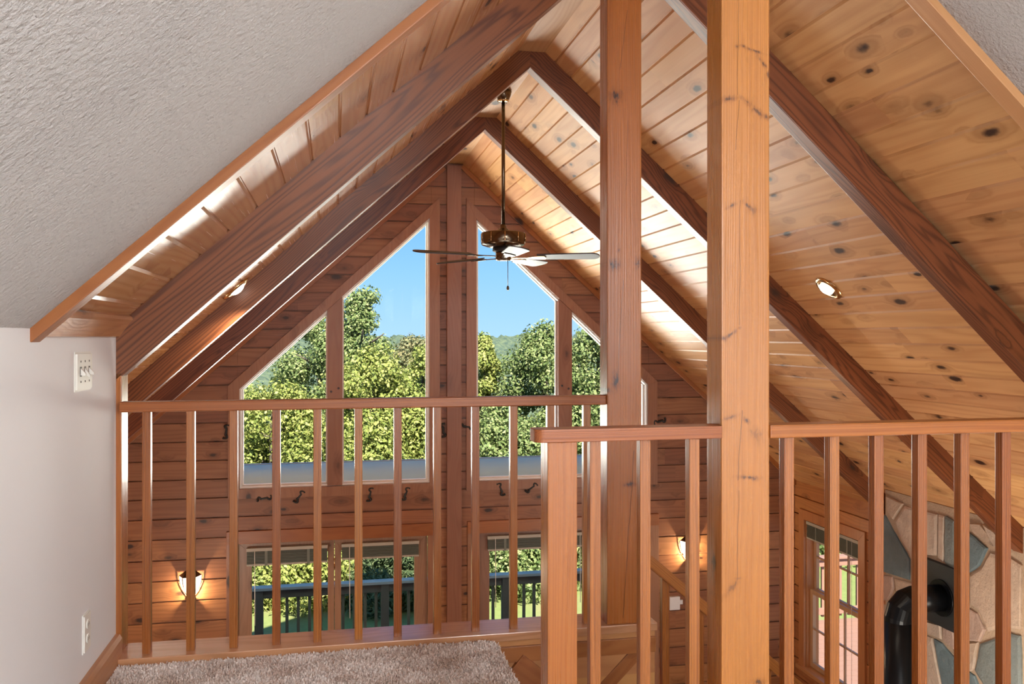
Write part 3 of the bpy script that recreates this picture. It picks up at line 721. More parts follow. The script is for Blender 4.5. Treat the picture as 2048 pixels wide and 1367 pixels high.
# sconces
def sconce(x, z, label):
    sc = thing('wall_sconce', label, 'wall lamp', (x, YG, z - .11), 'sconces beside the glazed doors')
    bm = new()                                                  # back plate
    pts = [(x + .055 * math.cos(a), z + .02 + .105 * math.sin(a)) for a in [k / 20 * 2 * math.pi for k in range(20)]]
    prism(bm, pts, YG - .016, YG + .004, bev=.002); obj('back_plate', bm, M['bronze'], sc)
    # half-hexagon roof and three curved glass panels
    tp = [(-.100, 0), (-.055, -.095), (.055, -.095), (.100, 0)]
    bm = new(); a = [bm.verts.new((x + p[0], YG - .012 + p[1], z + .098)) for p in tp]; b = [bm.verts.new((x + p[0] * .45, YG - .012 + p[1] * .45, z + .138)) for p in tp]
    bm.faces.new(a[::-1]); bm.faces.new(b)
    for i in range(4): bm.faces.new((a[i], a[(i + 1) % 4], b[(i + 1) % 4], b[i]))
    obj('cap', bm, M['bronze'], sc)
    def lvl(t): return 1.0 - .80 * t ** 2.2
    for i in range(3):
        bm = new(); rows = []
        for k in range(9):
            t = k / 8; f = lvl(t); rows.append([bm.verts.new((x + tp[j][0] * f, YG - .012 + tp[j][1] * f, z + .098 - .205 * t)) for j in (i, i + 1)])
        for r0, r1 in zip(rows, rows[1:]): bm.faces.new((r0[0], r0[1], r1[1], r1[0]))
        obj('glass_panel', bm, M['sconceglass'], sc, recalc=False)
    for j in range(4):
        bm = new(); tube(bm, [(x + tp[j][0] * lvl(k / 8), YG - .012 + tp[j][1] * lvl(k / 8), z + .098 - .205 * k / 8) for k in range(9)], .0035, 6); obj('rib', bm, M['bronze'], sc)
    bm = new(); lathe(bm, [(0, .0), (.012, .004), (.030, .012), (.046, .026), (0, .030)], (x, YG - .05, z - .118), 18); obj('finial', bm, M['bronze'], sc)
    bm = new(); bmesh.ops.create_uvsphere(bm, u_segments=12, v_segments=8, radius=.018, matrix=Matrix.Translation((x, YG - .055, z + .02))); obj('bulb', bm, M['sconceglow'], sc)
    L = bpy.data.lights.new('sconce_light', 'POINT'); L.energy = 26; L.color = (1, .78, .52); L.shadow_soft_size = .012
    lo = bpy.data.objects.new('sconce_light', L); COL.objects.link(lo); lo.location = (x, YG - .062, z - .035 + H)
s = NT('sconce_glass'); t_ = s.n('ShaderNodeBsdfTransparent'); e_ = s.n('ShaderNodeEmission'); e_.inputs[0].default_value = (1, .93, .80, 1); e_.inputs[1].default_value = 3.0
mx_ = s.n('ShaderNodeMixShader'); mx_.inputs[0].default_value = .5; s.set(mx_.inputs[1], t_.outputs[0]); s.set(mx_.inputs[2], e_.outputs[0]); s.t.links.new(mx_.outputs[0], s.out.inputs[0]); M['sconceglass'] = s.m
sconce(-1.294, -2.285, 'lit wall sconce left of the glazed doors, behind the left balusters')
sconce(3.575, -2.19, 'lit wall sconce right of the glazed doors, behind the stair rail')

# ------------------------------------------------------------------ right wall, window, chimney, stove pipe
sz = [z for z in courses if z < -1.3] + [-1.30]
def side_wall(x, sgn, regions):
    bm = new(); log_boards(bm, regions, sz, x, sgn, 'X', .15); return bm
rect = lambda y0, y1, z0, z1: [(y0, z0), (y1, z0), (y1, z1), (y0, z1)]
wr = obj('wall_right', side_wall(XE, 1, [rect(-3.2, 7.30, -3.95, -1.30), rect(7.30, 8.25, -3.95, -3.42), rect(7.30, 8.25, -1.885, -1.30), rect(8.25, YG + .16, -3.95, -1.30)]), M['logY'], recalc=False)
struct(wr, 'log side wall with a sash window at the right', 'wall')
struct(obj('wall_left_great_room', side_wall(XW, -1, [rect(3.3, YG + .16, -3.95, -1.30)]), M['logY'], recalc=False), 'log side wall of the great room at the left', 'wall')
struct(bx('wall_under_loft', M['logX2'], XW, XE, -3.3, -3.2, -3.95, -1.3), 'end wall beneath the loft', 'wall')

w3 = thing('window_3', 'wooden double hung sash window in the right log wall', 'window', (XE, 7.77, -3.5)); w3['kind'] = 'structure'
def fx(bm, oy0, oy1, oz0, oz1, t0, t1, tb, tt, x0, x1):
    prs = [(oy0, oz0), (oy1, oz0), (oy1, oz1), (oy0, oz1)], [(oy0 + t0, oz0 + tb), (oy1 - t1, oz0 + tb), (oy1 - t1, oz1 - tt), (oy0 + t0, oz1 - tt)]
    for i in range(4):
        j = (i + 1) % 4; prism(bm, [prs[0][i], prs[0][j], prs[1][j], prs[1][i]], x0, x1, 'X', bev=.002)
bm = new(); fx(bm, 7.19, 8.35, -3.50, -1.79, .105, .10, .09, .098, XE - .022, XE + .006); obj('casing', bm, M['trimR'], w3)
bm = new(); box(bm, XE - .055, XE + .1, 7.18, 8.36, -3.445, -3.405, .003); obj('sill', bm, M['trimY'], w3)
bm = new(); fx(bm, 7.296, 8.25, -3.42, -1.885, .012, .012, .012, .012, XE + .006, XE + .14); obj('jamb', bm, M['trimR'], w3)
for nm, z0, z1, xo in (('upper_sash', -2.64, -1.90, .085), ('lower_sash', -3.40, -2.60, .045)):
    bm = new(); fx(bm, 7.308, 8.238, z0, z1, .05, .05, .05, .045, XE + xo, XE + xo + .036); sa = obj(nm, bm, M['sash'], w3)
    bm = new(); box(bm, XE + xo + .016, XE + xo + .020, 7.358, 8.188, z0 + .05, z1 - .045); obj('pane', bm, M['glass'], sa)
    bm = new()
    for yy in (7.635, 7.912): box(bm, XE + xo + .008, XE + xo + .028, yy - .008, yy + .008, z0 + .05, z1 - .045)
    zz = (z0 + z1) / 2; box(bm, XE + xo + .008, XE + xo + .028, 7.358, 8.188, zz - .008, zz + .008); obj('muntins', bm, M['sash'], sa)
bl = thing('window_blind', 'raised grey-green blind inside the right wall sash window', 'blind', (XE + .02, 7.77, -2.06))
bx('headrail', M['blindw'], XE - .004, XE + .034, 7.315, 8.235, -1.93, -1.90, .002, bl)
bm = new(); z = -1.932; k = 0
while z > -2.06: box(bm, XE - .002 + .002 * math.sin(k), XE + .030, 7.32, 8.23, z - .0035, z); z -= .0085; k += 1
obj('slats', bm, M['blind'], bl); bx('bottom_rail', M['blindw'], XE - .002, XE + .03, 7.318, 8.232, -2.078, -2.06, .003, bl)
bm = new(); tube(bm, [(XE - .006, 7.42, -1.92), (XE - .006, 7.42, -3.35)], .002, 6); obj('cord', bm, M['vinyl'], bl)
for yy in (7.5, 8.05): bx('tape', M['blind'], XE - .005, XE - .002, yy - .012, yy + .012, -2.06, -1.93, 0, bl)

# chimney breast: mortar core with individually shaped stones standing proud, one mesh
XC = 4.50
def atX(u, v, X): r = ray(u, v); return (r[1] * X / r[0], r[2] * X / r[0])
ST = [  # outlines of the larger stones, (y, z) on the chimney face
 ('stone_blue', [(1760, 1035), (1772, 1028), (1800, 1080), (1822, 1118), (1822, 1160), (1765, 1142)]),
 ('stone_tan', [(1774, 990), (1810, 1006), (1789, 1038), (1779, 1022)]),
 ('stone_cream', [(1812, 1010), (1852, 1020), (1878, 1027), (1877, 1112), (1854, 1110), (1826, 1116), (1806, 1080), (1792, 1042)]),
 ('stone_cream', [(1881, 1027), (1891, 1030), (1890, 1124), (1880, 1116)]),
 ('stone_grey', [(1894, 1031), (1911, 1040), (1914, 1140), (1893, 1126)]),
 ('stone_blue', [(1917, 1050), (1941, 1064), (1978, 1096), (1962, 1130), (1942, 1144), (1918, 1150)]),
 ('stone_tan', [(1942, 1046), (1964, 1046), (1980, 1066), (1988, 1092), (1950, 1066)]),
 ('stone_cream', [(1968, 1046), (1992, 1062), (2018, 1100), (1992, 1094)]),
 ('stone_pink', [(1766, 1148), (1788, 1152), (1790, 1175), (1778, 1200), (1764, 1200)]),
 ('stone_tan', [(1792, 1156), (1822, 1164), (1850, 1176), (1850, 1240), (1800, 1240)]),
 ('stone_tan', [(1942, 1150), (1966, 1134), (1984, 1104), (2018, 1112), (2020, 1250), (1980, 1264), (1960, 1220), (1942, 1206)]),
 ('stone_tan', [(2024, 1114), (2046, 1128), (2044, 1258), (2024, 1256)]),
 ('stone_pink', [(1936, 1212), (1956, 1224), (1974, 1258), (1962, 1282), (1938, 1280)]),
 ('stone_cream', [(1854, 1242), (1884, 1248), (1886, 1278), (1858, 1266)]),
 ('stone_pink', [(1889, 1252), (1910, 1262), (1914, 1300), (1889, 1280)]),
 ('stone_cream', [(1852, 1268), (1866, 1274), (1886, 1368), (1880, 1420), (1850, 1420)]),
 ('stone_blue', [(1870, 1276), (1886, 1284), (1926, 1330), (1938, 1400), (1900, 1420), (1888, 1368)]),
 ('stone_tan', [(1938, 1286), (1958, 1284), (1952, 1318), (1940, 1332)]),
 ('stone_grey', [(1962, 1286), (2024, 1264), (2044, 1270), (2048, 1400), (1990, 1400), (1952, 1340)]),
 ('stone_blue', [(1930, 1334), (1952, 1350), (1972, 1400), (1944, 1400)]),
 ('stone_cream', [(1938, 1336), (1952, 1312), (1950, 1336), (1944, 1342)]),
 ('stone_tan', [(1766, 1206), (1790, 1206), (1848, 1246), (1846, 1330), (1790, 1420), (1762, 1420)])]
stn = ['mortar', 'stone_tan', 'stone_pink', 'stone_blue', 'stone_grey', 'stone_cream']
bm = new(); ztop = roofz(XC) - .005
box(bm, XC, XE - .002, -3.0, 6.52, -3.95, ztop)
def stone(nm, yz, seed):
    b2 = new(); cy = sum(p[0] for p in yz) / len(yz); cz = sum(p[1] for p in yz) / len(yz)
    pts = []
    n = len(yz)
    for i in range(n):
        p, q = yz[i], yz[(i + 1) % n]
        m = max(1, int(math.hypot(q[0] - p[0], q[1] - p[1]) / .05))
        for k in range(m):
            t = k / m; y = p[0] + (q[0] - p[0]) * t; z = p[1] + (q[1] - p[1]) * t
            j = mnoise.noise_vector((y * 9 + seed, z * 9, 3.1)) * .007
            y += (cy - y) * .02; z += (cz - z) * .02
            pts.append((y + j[0], min(z + j[1], ztop)))
    r0 = [b2.verts.new((XC + .002, y, z)) for y, z in pts]; r1 = [b2.verts.new((XC - .014, y, z)) for y, z in pts]
    r2_ = [b2.verts.new((XC - .022 + .004 * mnoise.noise((y * 7, z * 7, seed)), y + (cy - y) * .09, z + (cz - z) * .09)) for y, z in pts]
    for a, b in ((r0, r1), (r1, r2_)):
        for i in range(len(pts)): b2.faces.new((a[i], a[(i + 1) % len(pts)], b[(i + 1) % len(pts)], b[i]))
    b2.faces.new(r2_)
    for f in b2.faces: f.material_index = stn.index(nm)
    join(bm, b2)
for i, (nm, px_) in enumerate(ST): stone(nm, [atX(u, v, XC) for u, v in px_], i * 3.7)
# the rest of the breast outside the picture: a loose field of stones
for iy in range(8):
    for iz in range(5):
        y = -2.0 + iy * .82; z = -3.7 + iz * .5
        if y > 4.2: continue
        yz = [(y + .37 * math.cos(a) * (0.8 + .25 * rnd()), z + .22 * math.sin(a) * (.8 + .25 * rnd())) for a in [k / 7 * 2 * math.pi for k in range(7)]]
        stone(stn[1 + (iy * 2 + iz * 3) % 5], yz, iy + iz * 7.1)
ch = obj('chimney_breast', bm, [M[n] for n in stn])
struct(ch, 'chimney breast of irregular tan and blue stones on the right wall', 'chimney')

sp_ = thing('stove_pipe', 'black stove pipe bending into the stone chimney', 'stove pipe', (4.10, 5.78, -3.95))
px0, py0, pz0, pr = 4.10, 5.78, -1.955, .100
bm = new(); bmesh.ops.create_cone
tube(bm, [(px0, py0, -3.95), (px0, py0, -2.9), (px0, py0, -2.10)], pr, 28); obj('vertical_pipe', bm, M['stove'], sp_)
bm = new(); e = []
for k in range(4):
    a = k / 3 * math.pi / 2; e.append((px0 + .135 * (1 - math.cos(a)), py0, -2.09 + .135 * math.sin(a)))
tube(bm, [(px0, py0, -2.105)] + e + [(px0 + .16, py0, pz0)], pr * 1.015, 28)
for f in bm.faces: f.smooth = False
obj('elbow', bm, M['stove'], sp_)
bm = new(); tube(bm, [(px0 + .13, py0, pz0), (XC - .03, py0, pz0)], pr * .985, 28); obj('horizontal_pipe', bm, M['stove'], sp_)
bm = new(); tube(bm, [(XC - .055, py0, pz0), (XC - .040, py0, pz0)], .135, 28); obj('collar', bm, M['stove'], sp_)
bx('wall_plate', M['plate'], XC - .042, XC + .004, 5.535, 6.005, -2.175, -1.708, .002, sp_)

# ------------------------------------------------------------------ switch plate, outlet
sw = thing('light_switch', 'ivory three-gang switch plate on the white wall', 'switch', (-.765, 2.92, -.17))
bm = new()
b2 = new(); box(b2, -.765, -.757, 2.83, 3.005, -.167, -.047); bmesh.ops.bevel(b2, geom=[e for e in b2.edges if all(v.co.x > -.76 for v in e.verts)], offset=.006, segments=2, affect='EDGES'); join(bm, b2)
obj('plate', bm, M['ivory'], sw)
for k in range(3):
    yy = 2.872 + .046 * k
    bm = new(); prism(bm, [(-.757, -.118), (-.757, -.096), (-.742, -.118 if k == 1 else -.112), (-.742, -.126 if k == 1 else -.120)], yy - .005, yy + .005, 'Y', .001); obj('toggle', bm, M['ivory'], sw)
    bx('surround', M['slot'], -.758, -.7562, yy - .008, yy + .008, -.122, -.092, 0, sw)
    for zz in (-.076, -.138):
        bm = new(); lathe(bm, [(0, .0015), (.003, .001), (.0035, 0)], (-.757, yy, zz), 10, Matrix.Rotation(math.pi / 2, 4, 'Y')); obj('screw', bm, M['slot'], sw)
ou = thing('wall_outlet', 'ivory electrical outlet low on the white wall', 'outlet', (-.765, 2.95, -.98))
bm = new(); b2 = new(); box(b2, -.765, -.758, 2.915, 2.99, -.985, -.865); bmesh.ops.bevel(b2, geom=[e for e in b2.edges if all(v.co.x > -.76 for v in e.verts)], offset=.004, segments=2, affect='EDGES'); join(bm, b2); obj('plate', bm, M['ivory'], ou)
for zz in (-.900, -.945):
    bm = new(); prism(bm, [(2.952 + .017 * math.cos(a), zz + .015 * math.sin(a)) for a in [k / 16 * 2 * math.pi for k in range(16)]], -.758, -.755, 'X'); so = obj('socket', bm, M['ivory'], ou)
    bm = new()
    for yy in (2.945, 2.958): box(bm, -.7552, -.7545, yy - .001, yy + .001, zz - .004, zz + .006)
    obj('slot', bm, M['slot'], so)

# ------------------------------------------------------------------ ceiling fan
FX, FY = XR, 5.87
fan = thing('ceiling_fan', 'brass five-blade ceiling fan hanging from the ridge on a long rod', 'ceiling fan', (FX, FY, .5))
bm = new(); lathe(bm, [(0, 1.684), (.050, 1.684), (.058, 1.672), (.050, 1.640), (.036, 1.612), (.024, 1.606), (.018, 1.60), (0, 1.60)], (FX, FY, 0), 28); obj('canopy', bm, M['brass'], fan)
bm = new(); lathe(bm, [(.032, 1.617), (.040, 1.612), (.040, 1.607), (.028, 1.602), (0, 1.602)], (FX, FY, 0), 28); obj('canopy_ring', bm, M['brassb'], fan)
bm = new(); tube(bm, [(FX, FY, 1.61), (FX, FY, .735)], .0125, 16); obj('downrod', bm, M['brass'], fan)
bm = new(); lathe(bm, [(0, .765), (.020, .765), (.022, .742), (.030, .738), (.045, .725), (.075, .712), (0, .712)], (FX, FY, 0), 28); obj('yoke', bm, M['brass'], fan)
bm = new(); lathe(bm, [(0, .714), (.120, .714), (.148, .708), (.154, .698), (.154, .648), (.150, .640), (.152, .632), (.145, .624), (.110, .612), (.085, .606), (0, .606)], (FX, FY, 0), 48)
mh = obj('motor_housing', bm, M['brass'], fan)
for k in range(10):
    a = k / 10 * 2 * math.pi + .2
    bm = new(); tube(bm, [(FX + .155 * math.cos(a), FY + .155 * math.sin(a), .702), (FX + .155 * math.cos(a), FY + .155 * math.sin(a), .642)], .003, 6); obj('rib', bm, M['brassb'], mh)
bm = new(); lathe(bm, [(0, .610), (.072, .610), (.074, .585), (.066, .578), (0, .578)], (FX, FY, 0), 32); obj('flywheel', bm, M['iron'], fan)
bm = new(); lathe(bm, [(0, .580), (.050, .580), (.053, .574), (.053, .528), (.049, .520), (0, .520)], (FX, FY, 0), 32); obj('switch_housing', bm, M['brass'], fan)
cr = Vector((math.cos(TH), -math.sin(TH), 0)); cf = Vector((math.sin(TH), math.cos(TH), 0))
for k, phi in enumerate((352, 64, 136, 208, 280)):
    a = math.radians(phi); dr = cr * math.cos(a) + cf * math.sin(a); sd_ = Vector((0, 0, 1)).cross(dr)
    pit = math.radians(-12)
    zl_ = .555 + (.012 if phi == 208 else 0)
    X_ = dr; Y_ = (sd_ * math.cos(pit) + Vector((0, 0, 1)) * math.sin(pit)).normalized(); Z_ = X_.cross(Y_)
    fr = Matrix((X_, Y_, Z_)).transposed().to_4x4(); fr.translation = Vector((FX, FY, zl_ - .012))
    bm = new(); pts = [(.235, -.052), (.60, -.066)]
    for q in range(9): b_ = -math.pi / 2 + q / 8 * math.pi; pts.append((.60 + .058 * math.cos(b_), .066 * math.sin(b_)))
    pts += [(.60, .066), (.235, .052)]
    cl = []
    for p in pts:
        if not cl or (Vector(p) - Vector(cl[-1])).length > 1e-4: cl.append(p)
    prism(bm, cl, -.004, .004, 'Z', .0012)
    bd = obj('blade', bm, M['blade'], fan, fr)
    bm = new()
    prism(bm, [(.06, -.012), (.16, -.010), (.215, -.035), (.285, -.038), (.295, 0), (.285, .038), (.215, .035), (.16, .010), (.06, .012)], -.010, -.0045, 'Z', .001)
    obj('blade_iron', bm, M['brassb'] if phi in (352, 64) else M['brass'], bd, fr)
bm = new(); tube(bm, [(FX + .026, FY - .03, .523), (FX + .026, FY - .03, .345)], .0022, 6); pc = obj('pull_chain', bm, M['chrome'], fan)
bm = new(); lathe(bm, [(0, .346), (.006, .344), (.0095, .330), (.008, .318), (0, .315)], (FX + .026, FY - .03, 0), 12); obj('fob', bm, M['brass'], pc)

# recessed lights
def can(x, y, sd, label):
    z0 = Z0R if sd > 0 else Z0L
    nrm = Vector((-sd * SA, 0, -CA)); xa = Vector((sd * CA, 0, -SA)).normalized()
    # the fitting is square to the slope; local z points down into the room
    ya = nrm.cross(xa); fr = Matrix((xa, ya, nrm)).transposed().to_4x4(); fr.translation = Vector((x, y, z0 - TA * abs(x - XR)))
    t = thing('recessed_light', label, 'recessed light', (x, y, fr.translation.z), 'recessed lights in the plank ceiling')
    bm = new(); lathe(bm, [(.066, .012), (.078, .010), (.088, .004), (.089, .0), (.066, .0)], seg=40); lathe(bm, [(.066, .012), (.066, .0), (.064, 0), (.064, .011), (.066, .012)], seg=40); obj('trim_ring', bm, M['brassb'], t, fr.copy())
    bm = new(); lathe(bm, [(.066, .006), (.050, .0025), (0, .001), (0, .0005), (.066, .0005)], seg=40); obj('reflector', bm, M['brassb'], t, fr.copy())
    oy = -.020 if sd > 0 else .020                               # the lamp sits towards the gable side of the tilted can
    bm = new()
    prof = [(0, .026)] + [(.044 * math.sin(q / 8 * math.pi / 2), .003 + .023 * math.cos(q / 8 * math.pi / 2)) for q in range(1, 9)]
    lathe(bm, prof, (0, oy, 0), seg=32); obj('bulb', bm, M['canglow'], t, fr.copy())
    L = bpy.data.lights.new('can_light', 'SPOT'); L.energy = 40; L.color = (1, .86, .68); L.spot_size = math.radians(120); L.spot_blend = .6; L.shadow_soft_size = .03
    lo = bpy.data.objects.new('can_light', L); COL.objects.link(lo); lo.location = fr.translation + nrm * .06 + Vector((0, 0, H)); lo.rotation_euler = (0, 0, 0)
can(2.783, 4.562, 1, 'brass recessed light in the right plank ceiling')
can(-.517, 4.90, -1, 'recessed light glimpsed below the nearest left rafter')

# ------------------------------------------------------------------ outside
bm = new(); prism(bm, [(YG + .16, -1.425), (10.75, -1.515), (10.75, -1.60), (YG + .16, -1.50)], -3.2, 5.6, 'X')
pr_ = obj('porch_roof', bm, M['porch']); tag(pr_, 'blue-grey porch roof just outside the gable windows', 'roof', kind='structure')
bm = new(); box(bm, -3.22, 5.62, 10.72, 10.78, -1.66, -1.505, .004); struct(obj('trim_14', bm, M['porche']), 'fascia board along the porch roof edge', 'trim')
bm = new()
for k in range(17): y = YG + .17 + .145 * k; box(bm, -4.5, XE + 8.0, y, y + .138, -3.99, -3.95)
for k in range(40): y = YG + .17 - .145 * (k + 1); box(bm, XE + .17, 12.0, y, y + .138, -3.99, -3.95)
tag(obj('porch_deck', bm, M['decktan']), 'tan board deck outside the glazed doors and side window', 'deck', kind='structure')

def deck_railing(x0, x1, y, posts, label, mats, bal0):
    d = thing('deck_railing', label, 'railing', ((x0 + x1) / 2, y, -3.95))
    bx('top_rail', mats[1], x0, x1, y - .07, y + .07, -3.085, -3.05, .004, d)
    bx('upper_rail', mats[0], x0, x1, y - .025, y + .02, -3.19, -3.086, .003, d)
    bx('lower_rail', mats[0], x0, x1, y - .02, y + .02, -3.86, -3.77, .003, d)
    for p in posts: bx('post', mats[0], p - .05, p + .05, y - .05, y + .05, -3.97, -3.086, .003, d)
    x = bal0
    while x < x1 - .05:
        if all(abs(x - p) > .08 for p in posts): bx('baluster', mats[2], x - .018, x + .018, y + .02, y + .055, -3.90, -3.10, .002, d)
        x += .1355
dk = (M['deckshade'], M['decktop'], M['deckbal'])  # front railing set, shade of the porch roof put into its colours
deck_railing(-1.6, 4.7, 11.05, (-.90, .62, 2.16, 3.7), 'deck railing dark in the porch shade, seen through the glazed doors', dk, -1.52)
deck_railing(5.0, 11.5, 11.05, (5.05, 7.75, 9.6), 'tan sunlit deck railing seen through the side window', (M['decktan'],) * 3, 5.18)

bm = new()
for iy in range(30):
    for ix in range(30):
        pass
n = 40
gv = [[bm.verts.new((-40 + 100 * i / n, 8.0 + 40 * j / n, -4.55 - .02 * max(0, 8 + 40 * j / n - 22) ** 1.6 + .05 * mnoise.noise((i * .7, j * .7, 0)))) for j in range(n + 1)] for i in range(n + 1)]
for i in range(n):
    for j in range(n): bm.faces.new((gv[i][j], gv[i + 1][j], gv[i + 1][j + 1], gv[i][j + 1])).smooth = True
struct(obj('lawn', bm, M['lawn']), 'grass lawn beyond the deck', 'lawn')

# wooded hills to the horizon
def hillz(x, y):
    d = math.hypot(x - 100, y)
    if d < 60: return -9 - (d - 30) * .25
    t = min(1, max(0, (d - 60) / 840)); base = -17 + (-16) * math.sin(min(1, t * 2.2) * math.pi) * .9 + t ** 1.5 * 18.5
    base += 6 * t * mnoise.noise((x * .004, y * .004, 1)) 
    am = 1.6 + 2.2 * min(1, d / 300)
    return base + am * (1.5 * mnoise.noise((x * .07, y * .07, 2)) + mnoise.noise((x * .17, y * .17, 5)))
bm = new(); NA, NR = 260, 150; g = []
for i in range(NA + 1):
    a = math.radians(-28 + 70 * i / NA); row = []
    for j in range(NR + 1):
        r = 46 * (900 / 46) ** (j / NR); x, y = r * math.sin(a), r * math.cos(a); row.append(bm.verts.new((x, y, hillz(x, y))))
    g.append(row)
for i in range(NA):
    for j in range(NR): bm.faces.new((g[i][j], g[i + 1][j], g[i + 1][j + 1], g[i][j + 1])).smooth = True
struct(obj('hills', bm, M['hill']), 'distant wooded hills at the horizon', 'hills')

def leaf_tree(name, x, y, ztop, width, mat, label, seed, nleaf=26000, zbase=-4.7, size=.075, shape='round', cat='tree', group=None, low=0.12, trunk=True):
    nleaf = int(nleaf * 1.7); size *= .84
    r = np.random.default_rng(seed)
    t = thing(name, label, cat, (x, y, zbase), group)
    hgt = ztop - zbase
    # lumps arranged over the crown; leaves sit on the lumps' skins
    nl = 60 if shape != 'spruce' else 90
    cs = []
    for k in range(nl):
        f = low + (1 - low) * (k + .5) / nl
        if shape == 'round': prof = math.sin(min(1, (1 - f) * 1.5 + .05) * math.pi / 2) ** .8 * (1 if f > .3 else .75 + .8 * f)
        elif shape == 'cone': prof = max(.06, (1 - f) * 1.15) ** .85
        else: prof = max(.05, (1 - f)) 
        prof = min(prof, 1.0)
        a = r.uniform(0, 2 * math.pi); rr = width / 2 * prof * math.sqrt(r.uniform(.15, 1.0))
        lr = width * (.10 + .11 * r.random()) * (.55 + .55 * prof)
        cs.append((rr * math.cos(a), rr * math.sin(a), f * hgt - lr * .6, lr))
    cs = np.array(cs)
    w = cs[:, 3] ** 2; idx = r.choice(len(cs), nleaf, p=w / w.sum())
    d = r.normal(size=(nleaf, 3)); d /= np.linalg.norm(d, axis=1)[:, None]
    rad = cs[idx, 3] * (r.uniform(.45, 1.12, nleaf))
    p = cs[idx, :3] + d * rad[:, None] * np.array([1, 1, .8])
    nrm = d + r.normal(size=(nleaf, 3)) * .55 + np.array([0, 0, .35]); nrm /= np.linalg.norm(nrm, axis=1)[:, None]
    u = np.cross(nrm, r.normal(size=(nleaf, 3))); u /= np.linalg.norm(u, axis=1)[:, None]; v = np.cross(nrm, u)
    sz = size * r.uniform(.6, 1.3, nleaf)[:, None]
    if shape == 'spruce': q = np.stack([p - u * sz * 1.3, p + v * sz * .28, p + u * sz * 1.3, p - v * sz * .28], 1)
    else: q = np.stack([p - u * sz * .75, p + v * sz * .5 + nrm * sz * .12, p + u * sz * .75, p - v * sz * .5 + nrm * sz * .12], 1)
    me = bpy.data.meshes.new('foliage')
    me.vertices.add(nleaf * 4); me.loops.add(nleaf * 4); me.polygons.add(nleaf)
    me.vertices.foreach_set('co', q.reshape(-1).astype(np.float32)); me.loops.foreach_set('vertex_index', np.arange(nleaf * 4, dtype=np.int32))
    me.polygons.foreach_set('loop_start', np.arange(0, nleaf * 4, 4, dtype=np.int32)); me.update(calc_edges=True)
    me.materials.append(mat)
    o = bpy.data.objects.new('foliage', me); COL.objects.link(o); o.parent = t
    if trunk:
        bm = new(); tr = .035 * width + .02
        tube(bm, [(0, 0, -.3), (.05 * width * .2, 0, hgt * .35), (0, .03, hgt * .7), (.02, 0, hgt * .93)], [tr, tr * .8, tr * .45, tr * .12], 9)
        for k in range(7):
            a = r.uniform(0, 6.28); z = hgt * r.uniform(.25, .75); l = width * .3
            tube(bm, [(0, 0, z), (l * .5 * math.cos(a), l * .5 * math.sin(a), z + l * .35), (l * math.cos(a), l * math.sin(a), z + l * .55)], [tr * .4, tr * .25, tr * .08], 6)
        me2 = bpy.data.meshes.new('trunk'); bm.to_mesh(me2); bm.free(); me2.materials.append(M['bark'])
        o2 = bpy.data.objects.new('trunk', me2); COL.objects.link(o2); o2.parent = t
    return t
def at(u, Y):                                                    # world x of picture column u at depth Y
    r = ray(u, HOR); return r[0] * Y / r[1]
def zat(v, u, Y): r = ray(u, v); return r[2] * Y / r[1]
GT = 'trees beyond the lawn'
TR = [
 (545, 19.0, 762, 3.6, 'leafY', 'round', 'broad yellow-green tree filling the far left gable pane', 30000),
 (640, 23.0, 622, 3.0, 'leafG', 'round', 'green tree rising behind the left mullion of the left gable window', 24000),
 (722, 22.0, 572, 3.3, 'leafG', 'cone', 'tallest leafy tree, standing against the sky in the left window', 30000),
 (742, 17.8, 690, 3.1, 'leafY', 'round', 'bright yellow-green tree in front of the tallest one', 30000),
 (845, 20.0, 690, 2.6, 'leafY', 'round', 'yellow-green tree just left of the centre post', 26000),
 (835, 34.0, 668, 3.8, 'leafD', 'round', 'dull olive treetop behind the others left of the centre post', 16000),
 (968, 20.5, 664, 2.3, 'leafY', 'cone', 'slender pointed tree just right of the centre post', 24000),
 (1000, 17.2, 800, 2.6, 'leafG', 'round', 'low bushy tree below the slender pointed one', 22000),
 (1092, 20.0, 640, 3.2, 'leafG', 'round', 'large full green tree in the middle of the right window', 30000),
 (1196, 18.5, 640, 2.6, 'leafG', 'round', 'pale green tree at the narrow right pane of the right window', 26000),
 (1290, 20.0, 600, 3.4, 'leafG', 'round', 'green tree behind the ridge post at the right window edge', 22000),
 (430, 21.0, 690, 3.0, 'leafG', 'round', 'green tree at the far left edge of the left window', 16000)]
for i, (u, Y, v, wd, mt, sh, lab, nlf) in enumerate(TR):
    leaf_tree('tree', at(u, Y), Y, zat(v, u, Y), wd, M[mt], lab, 40 + i, nlf, shape=sh, group=GT, size=.062 if Y < 24 else .10, zbase=-4.7)
SH = [(600, 15.6, 1120, 1.9, 'leafY', 'bushy shrub beyond the deck left of the door hinge'),
      (540, 15.8, 1110, 1.9, 'leafY', 'leafy shrub beyond the deck at the left door edge'),
      (1030, 15.6, 1090, 2.0, 'leafG', 'dark shrub beyond the deck seen through the right door'),
      (690, 17.0, 1100, 2.2, 'leafG', 'shady shrub behind the spruce branches'),
      (1210, 16.0, 1080, 2.0, 'leafG', 'shrub beyond the deck beside the ridge post')]
for i, (u, Y, v, wd, mt, lab) in enumerate(SH):
    leaf_tree('shrub', at(u, Y), Y, zat(v, u, Y) + .55, wd, M[mt], lab, 90 + i, 12000, shape='round', zbase=-4.6, size=.06, cat='shrub', group='shrubs at the lawn edge', low=.05)
leaf_tree('spruce', at(795, 15.0), 15.0, -2.75, 2.2, M['leafS'], 'small spruce with drooping branches beyond the deck', 120, 16000, shape='spruce', zbase=-4.6, size=.06, low=.2)
